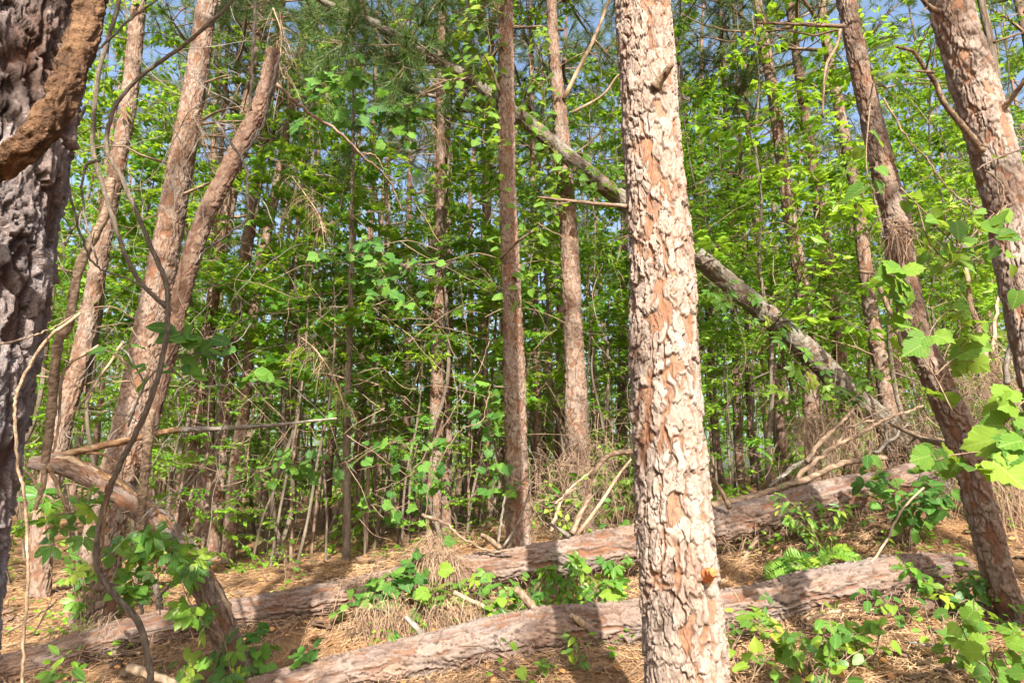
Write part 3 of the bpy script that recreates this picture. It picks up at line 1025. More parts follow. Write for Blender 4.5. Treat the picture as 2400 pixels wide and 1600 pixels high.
hero('twin dark stem close behind the slim pine left of centre',
     [(1046, 330, 15), (1052, 700, 17), (1050, 1000, 19), (1046, 1225, 22)], 11.2, 15.0, BARK_RED, 40, 63, 0.05, 0.07, 0.01, 0.02, 0, 12, (2, 9.5), (0.6, 1.9))
hero('slender pine directly behind the straight central pine',
     [(1250, 470, 14), (1254, 700, 16), (1260, 1000, 19), (1262, 1200, 21)], 11.6, 15.0, BARK_RED, 40, 65, 0.05, 0.07, 0.01, 0.02, 1, 9, (2, 9.5))

# the snag hung up beside the left pine, the leaning tree and the logs
snag = hero('broken brown snag leaning right with its top snapped off',
     [(640, 120, 31), (628, 190, 34), (600, 270, 37), (540, 390, 39), (480, 510, 39), (436, 650, 38), (402, 800, 35), (376, 900, 33), (352, 1004, 30)],
     4.15, None, BARK_BROWN, 80, 71, 0.040, 0.050, 0.010, 0.007, None, 0, group='broken and leaning trunks', name='tree_snag', flare=1.0, wob=0.05, footed=False)


def ringed_stem(label, spec, Y, mat, seed):
    rows = pxpath([(a, b, w, Y) for a, b, w in spec])
    p = spline(rows, 12)
    pr, s_ = resample(p, lambda x, y, z: 0.008)
    rng = np.random.RandomState(seed)
    ph = np.cumsum(0.9 + 0.5 * rng.rand(len(s_))) * 0.32
    pr[:, 3] *= 0.92 + 0.13 * np.clip(np.sin(ph), -0.2, 1) + 0.05 * rng.rand(len(s_))
    root = thing('ringed_vine', label, 'dead vine', pr[-1, :3], 'ring barked dead stems')
    ge = Geo()
    tube(ge, pr[:, :3], pr[:, 3], 9, 0.16, seed)
    ge.build('stem', mat, root)
    gb = Geo()
    for k in range(4):
        i = rng.randint(len(pr))
        a = rng.rand() * 6.28
        tube(gb, crooked(pr[i, :3], (math.cos(a), math.sin(a), 0.4), rng.uniform(0.1, 0.35), rng, 4), np.linspace(0.004, 0.0015, 5), 4, cap=True)
    gb.build('twigs', TWIG_PALE, root, 'stuff')


ringed_stem('ring barked dead stem hanging below the snag and ending above green leaves', [(352, 960, 24), (348, 1020, 23), (342, 1090, 22), (335, 1160, 21), (330, 1240, 19)], 3.6, TWIG, 81)
ringed_stem('ring barked dead stem slanting beside the huge furrowed trunk', [(262, 420, 18), (248, 500, 20), (212, 570, 22), (182, 640, 22), (160, 760, 22), (135, 810, 22), (120, 975, 21), (106, 1085, 19)], 3.0, TWIG, 83)

lean, lean_path = hero('long fallen pine leaning diagonally across the wood behind the big pale pine',
     [(733, -10, 14), (800, 25, 15), (888, 61, 19), (1000, 133, 23), (1092, 178, 26), (1170, 240, 29), (1250, 298, 33), (1357, 388, 36), (1459, 469, 39), (1550, 540, 40), (1622, 592, 41), (1735, 684, 45), (1888, 816, 50), (1990, 918, 53), (2071, 990, 55), (2140, 1050, 57)],
     (7.6, 8.4), None, BARK_LEAN, 56, 91, 0.05, 0.09, 0.015, 0.015, None, 9, (3.0, 6.5), (0.5, 1.5), group='broken and leaning trunks', name='leaning_tree', flare=1.1)
rng = np.random.RandomState(5)
wood, green = Geo(), Geo()
for i, (a, b, ln) in enumerate([((760, 5), (640, -60), 1.0), ((820, 32), (690, 130), 1.4), ((900, 66), (780, 20), 1.1), ((960, 105), (800, 150), 1.5), ((1000, 135), (860, 150), 1.3), ((1040, 150), (930, 60), 1.2), ((860, 45), (850, -80), 1.0),
                                 ((1030, 150), (800, 155), 2.0), ((1090, 175), (960, 230), 1.3), ((930, 80), (960, -40), 1.1), ((1100, 180), (880, 265), 1.9), ((733, -10), (620, 40), 1.2), ((780, 15), (700, 60), 1.5), ((840, 40), (730, 200), 1.3), ((880, 60), (870, 160), 0.9), ((920, 80), (800, 70), 1.6), ((960, 105), (1000, 20), 0.9), ((1000, 130), (920, 200), 1.2), ((1020, 140), (1040, 60), 0.8), ((820, 30), (780, -70), 1.2), ((745, 0), (690, -40), 1.2), ((900, 70), (930, 150), 0.9)]):
    A_, B_ = P(a[0], a[1], 7.65), P(b[0], b[1], 7.0 + 1.2 * rng.rand())
    pine_limb(wood, green, A_, B_ - A_, ln, 0.016, rng, tufts=13, per=36, sag=0.05)
wood.build('limbs', TWIG, lean)
green.build('needles', NEEDLE, lean, smooth=False)


def log_thing(label, rows, nc, seed, step, depth, ph, stubs, group='fallen logs'):
    p = spline(rows, 10)
    ge, pr = bark_tube(p, nc, seed, 0.042, ph, depth, lambda x, y, z: step, wob=0.11)
    mid = pr[len(pr) // 2]
    root = thing('fallen_log', label, 'log', (mid[0], mid[1], mid[2] - mid[3]), group)
    ge.build('trunk', BARK_LOG, root)
    for k, (poly, w0, w1, Ya, Yb, m) in enumerate(stubs):
        s = spline([P(a, b, Ya + (Yb - Ya) * i / (len(poly) - 1)) for i, (a, b) in enumerate(poly)], 5)
        gb = Geo()
        tube(gb, s, np.linspace(0.5 * w0 * Ya / F, 0.5 * w1 * Yb / F, len(s)), 8, 0.28, seed + k)
        gb.build('branch_stub', m, root)
    return root


log_upper = log_thing('long fallen log farther back, crossing from the lower left up to the right bank', L1P, 100, 101, 0.0105, 0.025, 0.15,
    [([(1172, 1284), (1145, 1262), (1128, 1252)], 14, 9, 5.5, 5.4, TWIG), ([(1334, 1256), (1310, 1240), (1288, 1226)], 11, 6, 5.6, 5.5, TWIG_GREY), ([(1350, 1318), (1322, 1300), (1288, 1290)], 7, 4, 5.45, 5.35, TWIG_GREY),
     ([(1340, 1250), (1362, 1200), (1385, 1160)], 15, 11, 5.7, 5.8, TWIG), ([(1355, 1250), (1400, 1190), (1452, 1110), (1480, 1075)], 10, 5, 5.7, 5.6, TWIG_PALE), ([(1710, 1190), (1690, 1150), (1670, 1122)], 13, 7, 5.6, 5.5, TWIG),
     ([(1900, 1200), (1906, 1225), (1912, 1232)], 12, 7, 5.7, 5.6, TWIG), ([(1310, 1345), (1305, 1380), (1300, 1400)], 16, 13, 5.55, 5.5, TWIG), ([(1775, 1260), (1740, 1320), (1720, 1360)], 13, 8, 5.6, 5.4, TWIG)])
log_lower = log_thing('fallen log nearest the front with three broken branch stubs along its top', L2P, 116, 103, 0.0082, 0.026, 0.15,
    [([(1014, 1522), (985, 1480), (950, 1445)], 17, 12, 4.38, 4.42, TWIG_GREY), ([(1278, 1465), (1255, 1430), (1230, 1400), (1207, 1377)], 22, 16, 4.45, 4.5, TWIG), ([(1370, 1464), (1352, 1450), (1338, 1440)], 17, 11, 4.35, 4.3, TWIG_PALE),
     ([(1840, 1375), (1835, 1362), (1828, 1350)], 26, 15, 4.55, 4.55, TWIG_GREY)])

# broken trunk on the left, splintered
rows = pxpath([(70, 1084, 25, 4.0), (110, 1086, 37, 4.02), (160, 1092, 44, 4.05), (255, 1140, 47, 4.12), (347, 1208, 50, 4.18), (408, 1268, 52, 4.22), (459, 1336, 55, 4.26), (500, 1412, 59, 4.3), (530, 1490, 62, 4.34), (551, 1565, 66, 4.36), (560, 1630, 67, 4.38)])
p = spline(rows, 10)
ge, pr = bark_tube(p, 70, 111, 0.05, 0.09, 0.012, lambda x, y, z: 0.011, wob=0.12)
broken = thing('broken_trunk', 'snapped trunk slumped on the lower left with pale splintered wood along its top', 'broken tree', pr[-1, :3], 'broken and leaning trunks')
ge.build('trunk', BARK_LOG, broken)
rng = np.random.RandomState(8)
for k in range(16):
    t0 = rng.uniform(0.05, 0.72)
    i, j = int(t0 * len(pr)), min(int((t0 + rng.uniform(0.08, 0.22)) * len(pr)), len(pr) - 1)
    seg = pr[i:j:3]
    if len(seg) < 4:
        continue
    a = rng.uniform(-0.9, 0.9)
    off = np.array((0.25 + 0.5 * rng.rand(), -0.45 + 0.4 * a, 0.85))
    q = seg[:, :3] + unit(off) * (seg[:, 3:4] * 1.0) + rng.normal(size=(len(seg), 3)) * 0.004
    gb = Geo()
    tube(gb, q, np.hstack([np.linspace(0.004, 0.02, len(q) // 2), np.linspace(0.02, 0.003, len(q) - len(q) // 2)]), 5, 0.4, k)
    gb.build('splinter', SPLINTER if k % 2 else TWIG_PALE, broken)
for poly, w0, w1, m in [([(128, 1072), (204, 1052), (306, 1030), (383, 1012), (430, 1006)], 19, 13, SPLINTER), ([(425, 1007), (510, 1004), (600, 999), (663, 994), (740, 985), (790, 980)], 13, 4, TWIG_GREY), ([(150, 1062), (230, 1062), (260, 1075), (285, 1092)], 8, 3, SPLINTER), ([(140, 1066), (220, 1050), (300, 1042)], 9, 3, SPLINTER)]:
    s = spline([P(a, b, 4.05) for a, b in poly], 6)
    gb = Geo()
    tube(gb, s, np.linspace(w0, w1, len(s)) * 0.5 * 4.2 / F, 7, 0.4, w0)
    o = gb.build('splintered_branch', m, broken)
# ------------------------------------------------------------------ the stand behind: pines and leafy saplings
def make_pine(seed, H, r, mat=BARK_FAR):
    rng = np.random.RandomState(seed)
    z = np.linspace(-0.25, H, 9)
    bend = rng.normal(size=(9, 2)).cumsum(0) * 0.05
    rad = np.interp(z, [-0.3, 0.2, 1.2, H], [r * 1.35, r * 1.15, r, 0.02])
    path = spline(np.column_stack([bend - bend[0], z, rad]), 8)
    ge, pr = bark_tube(path, 22, seed, 0.05, 0.08, 0.010, lambda x, y, zz: 0.06 if zz < 10 else 0.3)
    me = ge.mesh('trunk', mat)
    gd = Geo()
    for k in range(16):
        zz = rng.uniform(1.5, H * 0.62)
        i = int(np.argmin(np.abs(pr[:, 2] - zz)))
        a = rng.rand() * 6.28
        add_dead_branch(gd, pr[i, :3], np.array((math.cos(a), math.sin(a), rng.uniform(-0.2, 0.5))), rng.uniform(0.5, 1.7), rng.uniform(0.006, 0.012), rng, subs=3, nc=3)
    return me, gd.mesh('dead_branches', TWIG), pr


PINES = [make_pine(201, 15.5, 0.125), make_pine(202, 14.0, 0.10), make_pine(203, 16.5, 0.15), make_pine(204, 13.0, 0.08)]


def pine_proto(k):
    trunk, dead, pr = PINES[k]
    H = pr[-1, 2]
    root = thing('pine_tree', 'pine', 'tree', (0, 0, 0), 'pines of the far stand')
    for nm, me, kd in (('trunk', trunk, None), ('dead_branches', dead, 'stuff')):
        o = bpy.data.objects.new(nm, me)
        COL.objects.link(o)
        o.parent = root
        if kd:
            o['kind'] = kd
    put_crown(root, pr, k, np.random.RandomState(k), H * (0.5 + 0.04 * k), H)
    return root


def make_sapling(seed, H, spread, nl, tpl, size, mat, wood_mat, layered=0.15, first=0.22, r=0.022, dens=1.0):
    """a young broadleaf tree: slim trunk, limbs in flat sprays, leaves along the twigs"""
    rng = np.random.RandomState(seed)
    wood, leaves = Geo(), Geo()
    n = 9
    wob = rng.normal(size=(n, 2)).cumsum(0) * 0.07 * H / 5
    path = spline(np.column_stack([wob - wob[0], np.linspace(-0.15, H, n)]), 5)
    tube(wood, path, np.linspace(r, r * 0.25, len(path)), 6, 0.15, seed)
    P_, D_, N_, T_ = [], [], [], []
    for k in range(nl):
        lt = rng.normal(0, 0.16)
        t = first + (0.99 - first) * ((k + rng.rand()) / nl)
        i = min(int(t * (len(path) - 1)), len(path) - 2)
        a = k * 2.4 + rng.uniform(-0.5, 0.5)
        ln = spread * (1.05 - 0.65 * t) * rng.uniform(0.55, 1.15)
        q = crooked(path[i], np.array((math.cos(a), math.sin(a), rng.uniform(0.05, 0.6))), ln, rng, 6, 0.16, 0.04)
        tube(wood, q, np.linspace(r * 0.4 * (1.1 - t), 0.0025, len(q)), 4, 0, 1, cap=False)
        tw = [q]
        for j in range(int(3 + 4 * ln / spread)):
            m = rng.randint(1, len(q))
            dd = unit(unit(q[m] - q[m - 1]) + rng.normal(size=3) * np.array((0.9, 0.9, 0.25)))
            s = crooked(q[m], dd, ln * rng.uniform(0.2, 0.5), rng, 4, 0.2, 0.03)
            tube(wood, s, np.linspace(0.004, 0.0015, len(s)), 3, 0, 1, cap=False)
            tw.append(s)
        for s in tw:
            L = np.linalg.norm(np.diff(s, axis=0), axis=1).sum()
            cnt = max(3, int(dens * L * 0.95 / size * 1.5))
            x = rng.rand(cnt) ** 0.7 * (len(s) - 1)
            i0 = np.minimum(x.astype(int), len(s) - 2)
            f = (x - i0)[:, None]
            pos = s[i0] * (1 - f) + s[i0 + 1] * f
            dirn = unit(s[i0 + 1] - s[i0])
            side = unit(np.cross(dirn, (0, 0, 1.0)) + 1e-6) * np.where(rng.rand(cnt) < 0.5, 1, -1)[:, None]
            dv = unit(dirn * 0.7 + side + rng.normal(size=(cnt, 3)) * 0.3 + np.array((0, 0, -0.25)))
            P_.append(pos + dv * 0.25 * size)
            D_.append(dv)
            T_.append(np.full(cnt, lt))
            N_.append(unit(np.array((0, 0, 1.0)) + rng.normal(size=(cnt, 3)) * (0.3 + layered)))
    P_, D_, N_ = np.vstack(P_), np.vstack(D_), np.vstack(N_)
    leaf_cloud(leaves, tpl, P_, D_, N_, size * rng.uniform(0.6, 1.2, len(P_)), np.clip(rng.normal(0.5, 0.2, len(P_)) + np.concatenate(T_), 0, 1))
    return wood.mesh('stems', wood_mat), leaves.mesh('leaves', mat, smooth=False)


SAPS = [make_sapling(301, 5.5, 1.7, 17, T_STAR, 0.125, LEAF, BARK_STEM, 0.3, 0.34, dens=3.0),
        make_sapling(302, 7.0, 1.8, 19, T_DIAMOND, 0.085, LEAF, BARK_STEM, 0.3, 0.36, dens=2.7),
        make_sapling(303, 4.0, 1.5, 13, T_DIAMOND, 0.095, LEAF_LIME, BARK_STEM, 0.2, 0.3, dens=3.0),
        make_sapling(304, 2.2, 1.0, 11, T_DIAMOND, 0.075, LEAF_LIME, BARK_STEM, 0.25, 0.2, 0.012, 2.2),
        make_sapling(305, 8.5, 2.1, 22, T_STAR, 0.105, LEAF, BARK_STEM, 0.4, 0.34, 0.035, 2.5),
        make_sapling(306, 6.0, 1.6, 21, T_SLIM, 0.115, LEAF_LIME, BARK_STEM, 0.5, 0.3, 0.02, 3.4)]


def sap_proto(k):
    root = thing('sapling', 'sapling', 'sapling', (0, 0, 0), 'leafy saplings of the understory')
    for nm, me in zip(('stems', 'leaves'), SAPS[k]):
        o = bpy.data.objects.new(nm, me)
        COL.objects.link(o)
        o.parent = root
        if nm == 'stems':
            o['kind'] = 'stuff'
    return root


pine0 = [pine_proto(k) for k in range(4)]
sap0 = [sap_proto(k) for k in range(6)]
used = {}


def place(protos, key, k, loc, rz, sc, label, group=None, tilt=(0, 0)):
    """the first use moves the prototype itself, later ones copy it"""
    if used.get((key, k)):
        return copy_thing(protos[k], loc, rz, sc, label, group, tilt)
    used[(key, k)] = True
    r = protos[k]
    r.location = [float(a) for a in loc]
    r.rotation_euler = (tilt[0], tilt[1], rz)
    r.scale = (sc, sc, sc)
    r['label'] = label
    if group:
        r['group'] = group
    return r


ANCHORS = [(100, 'the shaded left pine'), (250, 'the left leaning pine'), (440, 'the bent foot pine'), (560, 'the straight footed pine'),
           (815, 'the greenish pole'), (1015, 'the dark slim pine'), (1200, 'the central straight pine'), (1340, 'the vine wrapped pine'), (1560, 'the big pale pine'), (1740, 'the brown stem'),
           (1890, 'the leaf screened pine'), (2060, 'the slender pine'), (2230, 'the curved pine'), (2400, 'the broad plated pine')]


def where(x, y):
    px = 1200 + F * x / y * ray(1200, 1100)[1]
    ax, ph = min(ANCHORS, key=lambda a: abs(a[0] - px))
    band = 'a few steps' if y < 15 else 'well' if y < 20.5 else 'far' if y < 28 else 'very far' if y < 37 else 'farthest'
    side = '' if abs(px - ax) < 22 else ', on its left' if px < ax else ', on its right'
    return band + ' behind ' + ph + side


rng = np.random.RandomState(77)
# saplings one can point to: (px of the stem, depth, kind, scale, label)
SAP_SPOTS = [
    (700, 8.6, 0, 1.0, 'star leaved sapling spreading right of the broken snag'),
    (880, 11.0, 0, 0.95, 'star leaved sapling reaching between the pale pole and the slim dark pine'),
    (940, 11.4, 1, 0.95, 'tall dark leaved sapling left of the slim dark pine'),
    (600, 10.4, 1, 0.9, 'dark leaved sapling standing between the sunlit slim pines behind the snag'),
    (400, 9.2, 2, 0.95, 'lime leaved sapling showing between the left leaning pine and the snag'),
    (210, 9.0, 1, 0.8, 'leafy sapling behind the bent grey stem near the edge tree'),
    (330, 11.0, 4, 0.95, 'tall full sapling rising behind the left leaning pine'),
    (760, 12.0, 4, 1.0, 'tall full sapling closing the gap over the left clearing'),
    (1090, 8.9, 1, 0.9, 'leafy sapling screening the left side of the central straight pine'),
    (1130, 10.8, 4, 0.9, 'tall sapling behind the central straight pine with foliage to its top'),
    (1240, 9.2, 0, 0.8, 'star leaved sapling between the central pine and the vine wrapped pine'),
    (1400, 9.6, 2, 1.1, 'lime leaved sapling just left of the big pale pine'),
    (1430, 11.8, 4, 0.95, 'tall sapling behind the vine wrapped pine, crown left of the pale trunk'),
    (1680, 9.8, 5, 1.0, 'narrow leaved sapling just right of the big pale pine'),
    (1720, 7.6, 3, 1.0, 'low narrow sapling under the leaning fallen pine'),
    (1780, 10.8, 5, 1.15, 'tall narrow leaved sapling with bright crown screening the pale pine'),
    (1850, 11.6, 2, 1.5, 'large lime leaved sapling behind the lower part of the leaning pine'),
    (1960, 9.7, 5, 1.0, 'narrow leaved sapling beside the slender pine'),
    (2080, 10.2, 2, 1.3, 'lime leaved sapling behind the curved pine'),
    (2180, 9.0, 1, 0.9, 'dense leafy sapling between the curved pine and the broad plated pine'),
    (2260, 11.0, 4, 0.9, 'tall dense sapling rising left of the broad plated pine'),
    (2350, 8.2, 2, 1.0, 'lime leaved sapling on the bank behind the broad plated pine'),
    (2420, 9.5, 1, 1.0, 'leafy sapling at the right edge beyond the broad plated pine'),
    (1010, 7.4, 3, 0.75, 'small bright sapling right of the pale pole in the clearing'),
    (640, 9.6, 3, 0.7, 'small lime sapling with flat sprays in the dark of the left clearing'),
    (1130, 8.4, 3, 0.6, 'small lime sapling at the left foot of the central straight pine'),
    (1380, 8.9, 3, 0.8, 'small lime sapling beside the foot of the vine wrapped pine'),
    (120, 8.4, 2, 0.8, 'lime leaved sapling low between the furrowed edge tree and the shaded pine'),
    (20, 10.5, 4, 0.9, 'tall sapling partly behind the furrowed edge tree'),
    (500, 7.9, 3, 0.9, 'low sapling with bright sprays right of the left leaning pine'),
    (1560, 12.5, 4, 1.1, 'tall sapling hidden partly by the big pale pine'),
    (1620, 8.8, 2, 0.9, 'lime sapling at the right edge of the big pale trunk'),
]
SAP_SPOTS += [
    (60, 8.6, 4, 1.0, 'very tall sapling with crown over the shaded pine by the edge tree'),
    (260, 8.3, 1, 1.25, 'tall sapling whose crown shows between the bent stem and the left leaning pine'),
    (430, 9.6, 4, 1.0, 'very tall sapling crowned between the left leaning pine and the snag'),
    (690, 9.9, 4, 1.0, 'very tall sapling crowned right of the broken top of the snag'),
    (960, 11.2, 5, 1.3, 'narrow leaved tall sapling left of the slim dark pine'),
    (1300, 10.0, 5, 1.15, 'narrow leaved tall sapling behind the vine wrapped pine'),
    (1390, 8.8, 1, 1.0, 'tall dark leaved sapling left of the top of the big pale pine'),
    (1720, 9.4, 5, 1.1, 'narrow leaved tall sapling between the big pale pine and the leaf screened pine'),
    (1830, 8.4, 2, 1.7, 'tall bright lime sapling in front of the leaf screened pine'),
    (2140, 7.6, 2, 1.5, 'tall lime sapling behind the bend of the curved pine'),
    (2230, 8.4, 5, 1.25, 'narrow leaved tall sapling left of the broad plated pine'),
    (2330, 9.8, 1, 1.15, 'tall dark leaved sapling behind the broad plated pine'),
]
for px, Y, k, sc, lab in SAP_SPOTS:
    x = (px - 1200) / F * Y * 1.0
    x = x / ray(px, 1150)[1]
    place(sap0, 's', k, (x, Y, float(g(x, Y))), rng.rand() * 6.28, sc, lab)

# the far stand: trunks beyond the ones above, on a jittered grid so none collide
hero_xy = [np.array(o.location[:2]) for o in bpy.data.objects if o.type == 'EMPTY' and o.get('category') == 'tree']
cnt = 0
for gy in np.arange(11.5, 46, 2.15):
    w = 0.78 * gy + 1.2
    for gx in np.arange(-w, w, 2.2 if gy < 24 else 2.9):
        x, y = gx + rng.uniform(-0.85, 0.85), gy + rng.uniform(-0.8, 0.8)
        if rng.rand() < (0.45 if gy < 24 else 0.55) or cnt > 140:
            continue
        if hero_xy and min(np.hypot(*(h - (x, y))) for h in hero_xy) < 0.7:
            continue
        cnt += 1
        k = rng.choice(4, p=[0.3, 0.28, 0.16, 0.26])
        lab = ['slim pine ', 'slender pine ', 'stout pine ', 'very thin pine '][k] + where(x, y)
        place(pine0, 'p', k, (x, y, float(g(x, y))), rng.rand() * 6.28, rng.uniform(0.88, 1.15), lab, 'pines of the far stand' if y >= 15 else 'pines of the second rank', (rng.normal() * 0.03, rng.normal() * 0.03))
# broadleaf understory among them
cnt = 0
for gy in np.arange(11.0, 46, 2.5):
    w = 0.78 * gy + 1.2
    for gx in np.arange(-w, w, 1.9 if gy < 20 else 3.0):
        x, y = gx + rng.uniform(-0.9, 0.9), gy + rng.uniform(-1.2, 1.2)
        left = x / y < 0.05
        if rng.rand() < 0.15 or cnt > 255:
            continue
        cnt += 1
        k = rng.choice(6, p=[0.12, 0.2, 0.16, 0.04, 0.34, 0.14])
        sc = rng.uniform(0.9, 1.35) * (1.1 if y > 20 else 1.0)
        lab = ['star leaved sapling ', 'dark leaved sapling ', 'lime leaved sapling ', 'low lime bush ', 'tall full sapling ', 'narrow leaved sapling '][k] + where(x, y)
        place(sap0, 's', k, (x, y, float(g(x, y))), rng.rand() * 6.28, sc, lab, 'broadleaf saplings deep in the stand')

# a layer of low leafy growth between the trunks
for i in range(44):
    px, y = rng.uniform(330, 1460) if i % 4 else rng.uniform(1640, 2380), rng.uniform(11.2, 18.5)
    x = (px - 1200) / F * y / ray(px, 1150)[1]
    k = (2, 3, 1, 2)[i % 4]
    place(sap0, 's', k, (x, y, float(g(x, y)) - 0.25), rng.rand() * 6.28, rng.uniform(0.75, 1.1) if k != 3 else rng.uniform(1.0, 1.5), ['lime leaved bush ', 'low lime seedling ', 'dark leaved bush ', 'bright leafy bush '][i % 4] + where(x, y), 'low leafy growth in the stand')

# unseen pines and saplings added on the camera's side only to throw dappled shade
for x, y, k, sc in [(-2.4, -1.5, 2, 0.95), (2.6, -2.6, 1, 0.9), (4.6, -4.8, 0, 1.0), (-1.3, -9.5, 3, 0.95), (-5.2, -5.5, 1, 1.0), (-4.4, -9.0, 0, 1.0), (6.8, -1.0, 2, 1.0), (2.2, -13.0, 1, 0.9), (-7.0, 1.5, 0, 1.0), (8.5, 3.5, 0, 1.0), (6.5, -9, 1, 1.0), (-7.5, -11, 2, 1.0), (0.3, -16, 0, 1.0)]:
    place(pine0, 'p', k, (x, y, float(g(x, y))), rng.rand() * 6.28, sc, 'unseen pine added on the near side to cast dappled shade', 'unseen pines added for shade')
for x, y, k, sc in [(-1.0, -1.9, 4, 0.95), (-0.95, -0.9, 1, 0.62), (-1.25, -0.5, 0, 0.8), (-1.6, -1.3, 1, 0.7), (-4.2, -4.0, 1, 1.0), (4.2, -3.0, 4, 0.8), (-6.5, -2.0, 4, 1.0), (5.5, -6.5, 4, 1.0)]:
    place(sap0, 's', k, (x, y, float(g(x, y))), rng.rand() * 6.28, sc, 'unseen leafy sapling added on the near side to cast dappled shade', 'unseen saplings added for shade')

# ------------------------------------------------------------------ litter, brush, dead stems on the ground
def strips(pos, d, nrm, length, w, seg=1, droop=0.0, tone=None):
    n = len(pos)
    d = unit(d)
    s = unit(np.cross(d, nrm))
    rows = []
    for k in range(seg + 1):
        t = k / seg
        c = pos + d * (length * t)[:, None] + np.array((0, 0, -1.0)) * (droop * length * t * t)[:, None]
        ww = (w * (1 - 0.6 * t))[:, None]
        rows += [c - s * ww, c + s * ww]
    V = np.stack(rows, 1)
    m = 2 * (seg + 1)
    q = []
    for k in range(seg):
        q.append((2 * k, 2 * k + 1, 2 * k + 3, 2 * k + 2))
    Q = (np.array(q)[None] + (np.arange(n) * m)[:, None, None]).reshape(-1, 4)
    t = np.repeat(tone if tone is not None else np.random.RandomState(1).rand(n), m)
    return V.reshape(-1, 3), Q, np.stack([t, t, t], -1)


def litter(n, seed, box, pw):
    rng = np.random.RandomState(seed)
    y = box[2] + (box[3] - box[2]) * rng.rand(n) ** pw
    x = (rng.rand(n) * 2 - 1) * (0.80 * y + 0.4)
    clump = vnoise(x * 2.2 + 90, y * 2.2 + 90, 3)
    keep = rng.rand(n) < 0.35 + 0.75 * clump
    x, y = x[keep], y[keep]
    n = len(x)
    z = g(x, y) + 0.004 + 0.035 * rng.rand(n) ** 2 * (0.4 + clump[keep])
    a = rng.rand(n) * 6.28
    d = np.stack([np.cos(a), np.sin(a), rng.normal(size=n) * 0.16], -1)
    L = rng.uniform(0.09, 0.19, n)
    e = 0.04
    slope = (g(x + e * d[:, 0], y + e * d[:, 1], False) - g(x - e * d[:, 0], y - e * d[:, 1], False)) / (2 * e)
    d[:, 2] += slope
    tone = np.clip(0.10 + 0.65 * vnoise(x * 1.1 + 20, y * 1.1 + 20, 8) + 0.3 * rng.normal(size=n) * 0.6, 0, 1)
    return strips(np.stack([x, y, z], -1), d, np.stack([rng.normal(size=n) * 0.5, rng.normal(size=n) * 0.5, np.ones(n)], -1), L, 0.0011 + 0.00022 * y, 1, 0.12, tone)


ge = Geo()
V, Q, C = litter(128000, 1, None or (0, 0, 3.3, 9.5), 1.25)
ge.add(V, None, Q, C)
V, Q, C = litter(36000, 2, (0, 0, 8.5, 17.0), 1.1)
ge.add(V, None, Q, C)
ge.build('pine_straw', STRAW, None, 'stuff', smooth=False)


def straw_drape(ge, rows, n, seed, L=0.3, fwd=-0.5, spread=0.05):
    """brown needles caught on something, hanging over it"""
    rng = np.random.RandomState(seed)
    p = spline(rows, 10)
    t = rng.rand(n) * (len(p) - 1)
    i = np.minimum(t.astype(int), len(p) - 2)
    f = (t - i)[:, None]
    pos = p[i] * (1 - f) + p[i + 1] * f + rng.normal(size=(n, 3)) * spread
    d = np.stack([rng.normal(size=n) * 0.35, fwd + rng.normal(size=n) * 0.35, rng.uniform(-0.6, 0.4, n)], -1)
    V, Q, C = strips(pos, d, rng.normal(size=(n, 3)), L * rng.uniform(0.5, 1.1, n), np.full(n, 0.0026), 3, 0.9, rng.rand(n))
    ge.add(V, None, Q, C)


ge = Geo()
straw_drape(ge, [P(975, 1318, 5.42), P(1010, 1306, 5.42), P(1040, 1302, 5.42), P(1066, 1308, 5.42)], 620, 3, 0.26, -0.12, 0.025)
straw_drape(ge, [P(1000, 1272, 5.7), P(1020, 1262, 5.7), P(1035, 1268, 5.7)], 200, 4, 0.22, -0.12, 0.03)
straw_drape(ge, [P(965, 1302, 5.65), P(985, 1292, 5.65), P(1000, 1296, 5.65)], 200, 5, 0.2, -0.12, 0.03)
straw_drape(ge, [P(780, 1372, 5.4), P(850, 1355, 5.4), P(920, 1345, 5.4)], 260, 6, 0.14, -0.1, 0.03)
for LP, n_, sd_ in ((L1P, 1500, 31), (L2P, 1500, 32)):          # straw drifted against and over the fallen logs
    straw_drape(ge, [q[:3] + np.array((0, -0.95 * q[3], -0.75 * q[3])) for q in LP], n_, sd_, 0.13, 0.1, 0.035)
    straw_drape(ge, [q[:3] + np.array((0, 0.1 * q[3], 1.0 * q[3])) for q in LP[2:12]], n_ // 7, sd_ + 5, 0.12, -0.15, 0.02)
straw_drape(ge, [P(840, 1450, 4.9), P(900, 1430, 4.9), P(960, 1425, 4.9)], 420, 7, 0.15, -0.3, 0.06)
straw_drape(ge, [P(1000, 1440, 4.8), P(1060, 1430, 4.85), P(1130, 1420, 4.9)], 300, 8, 0.14, -0.3, 0.06)
straw_drape(ge, [P(1900, 1030, 7.2), P(2000, 1005, 7.2), P(2140, 1010, 7.2), P(2200, 1020, 7.0)], 1000, 9, 0.28, -0.4, 0.16)
straw_drape(ge, [P(1880, 1000, 7.6), P(1930, 985, 7.6)], 500, 10, 0.26, -0.4, 0.08)
straw_drape(ge, [P(2280, 960, 6.8), P(2340, 900, 6.8), P(2420, 880, 6.8)], 1000, 11, 0.34, -0.4, 0.25)
straw_drape(ge, [P(2290, 1120, 5.5), P(2350, 1100, 5.5), P(2420, 1090, 5.5)], 700, 12, 0.32, -0.4, 0.12)
straw_drape(ge, [P(120, 1520, 5.0), P(200, 1490, 5.1), P(260, 1470, 5.1)], 700, 13, 0.18, -0.5, 0.06)
straw_drape(ge, [P(1340, 1100, 7.9), P(1400, 1060, 7.9), P(1450, 1080, 7.9)], 350, 14, 0.3, -0.2, 0.25)
straw_drape(ge, [P(1230, 1130, 7.9), P(1290, 1110, 7.9), P(1350, 1150, 7.9)], 300, 15, 0.3, -0.2, 0.25)
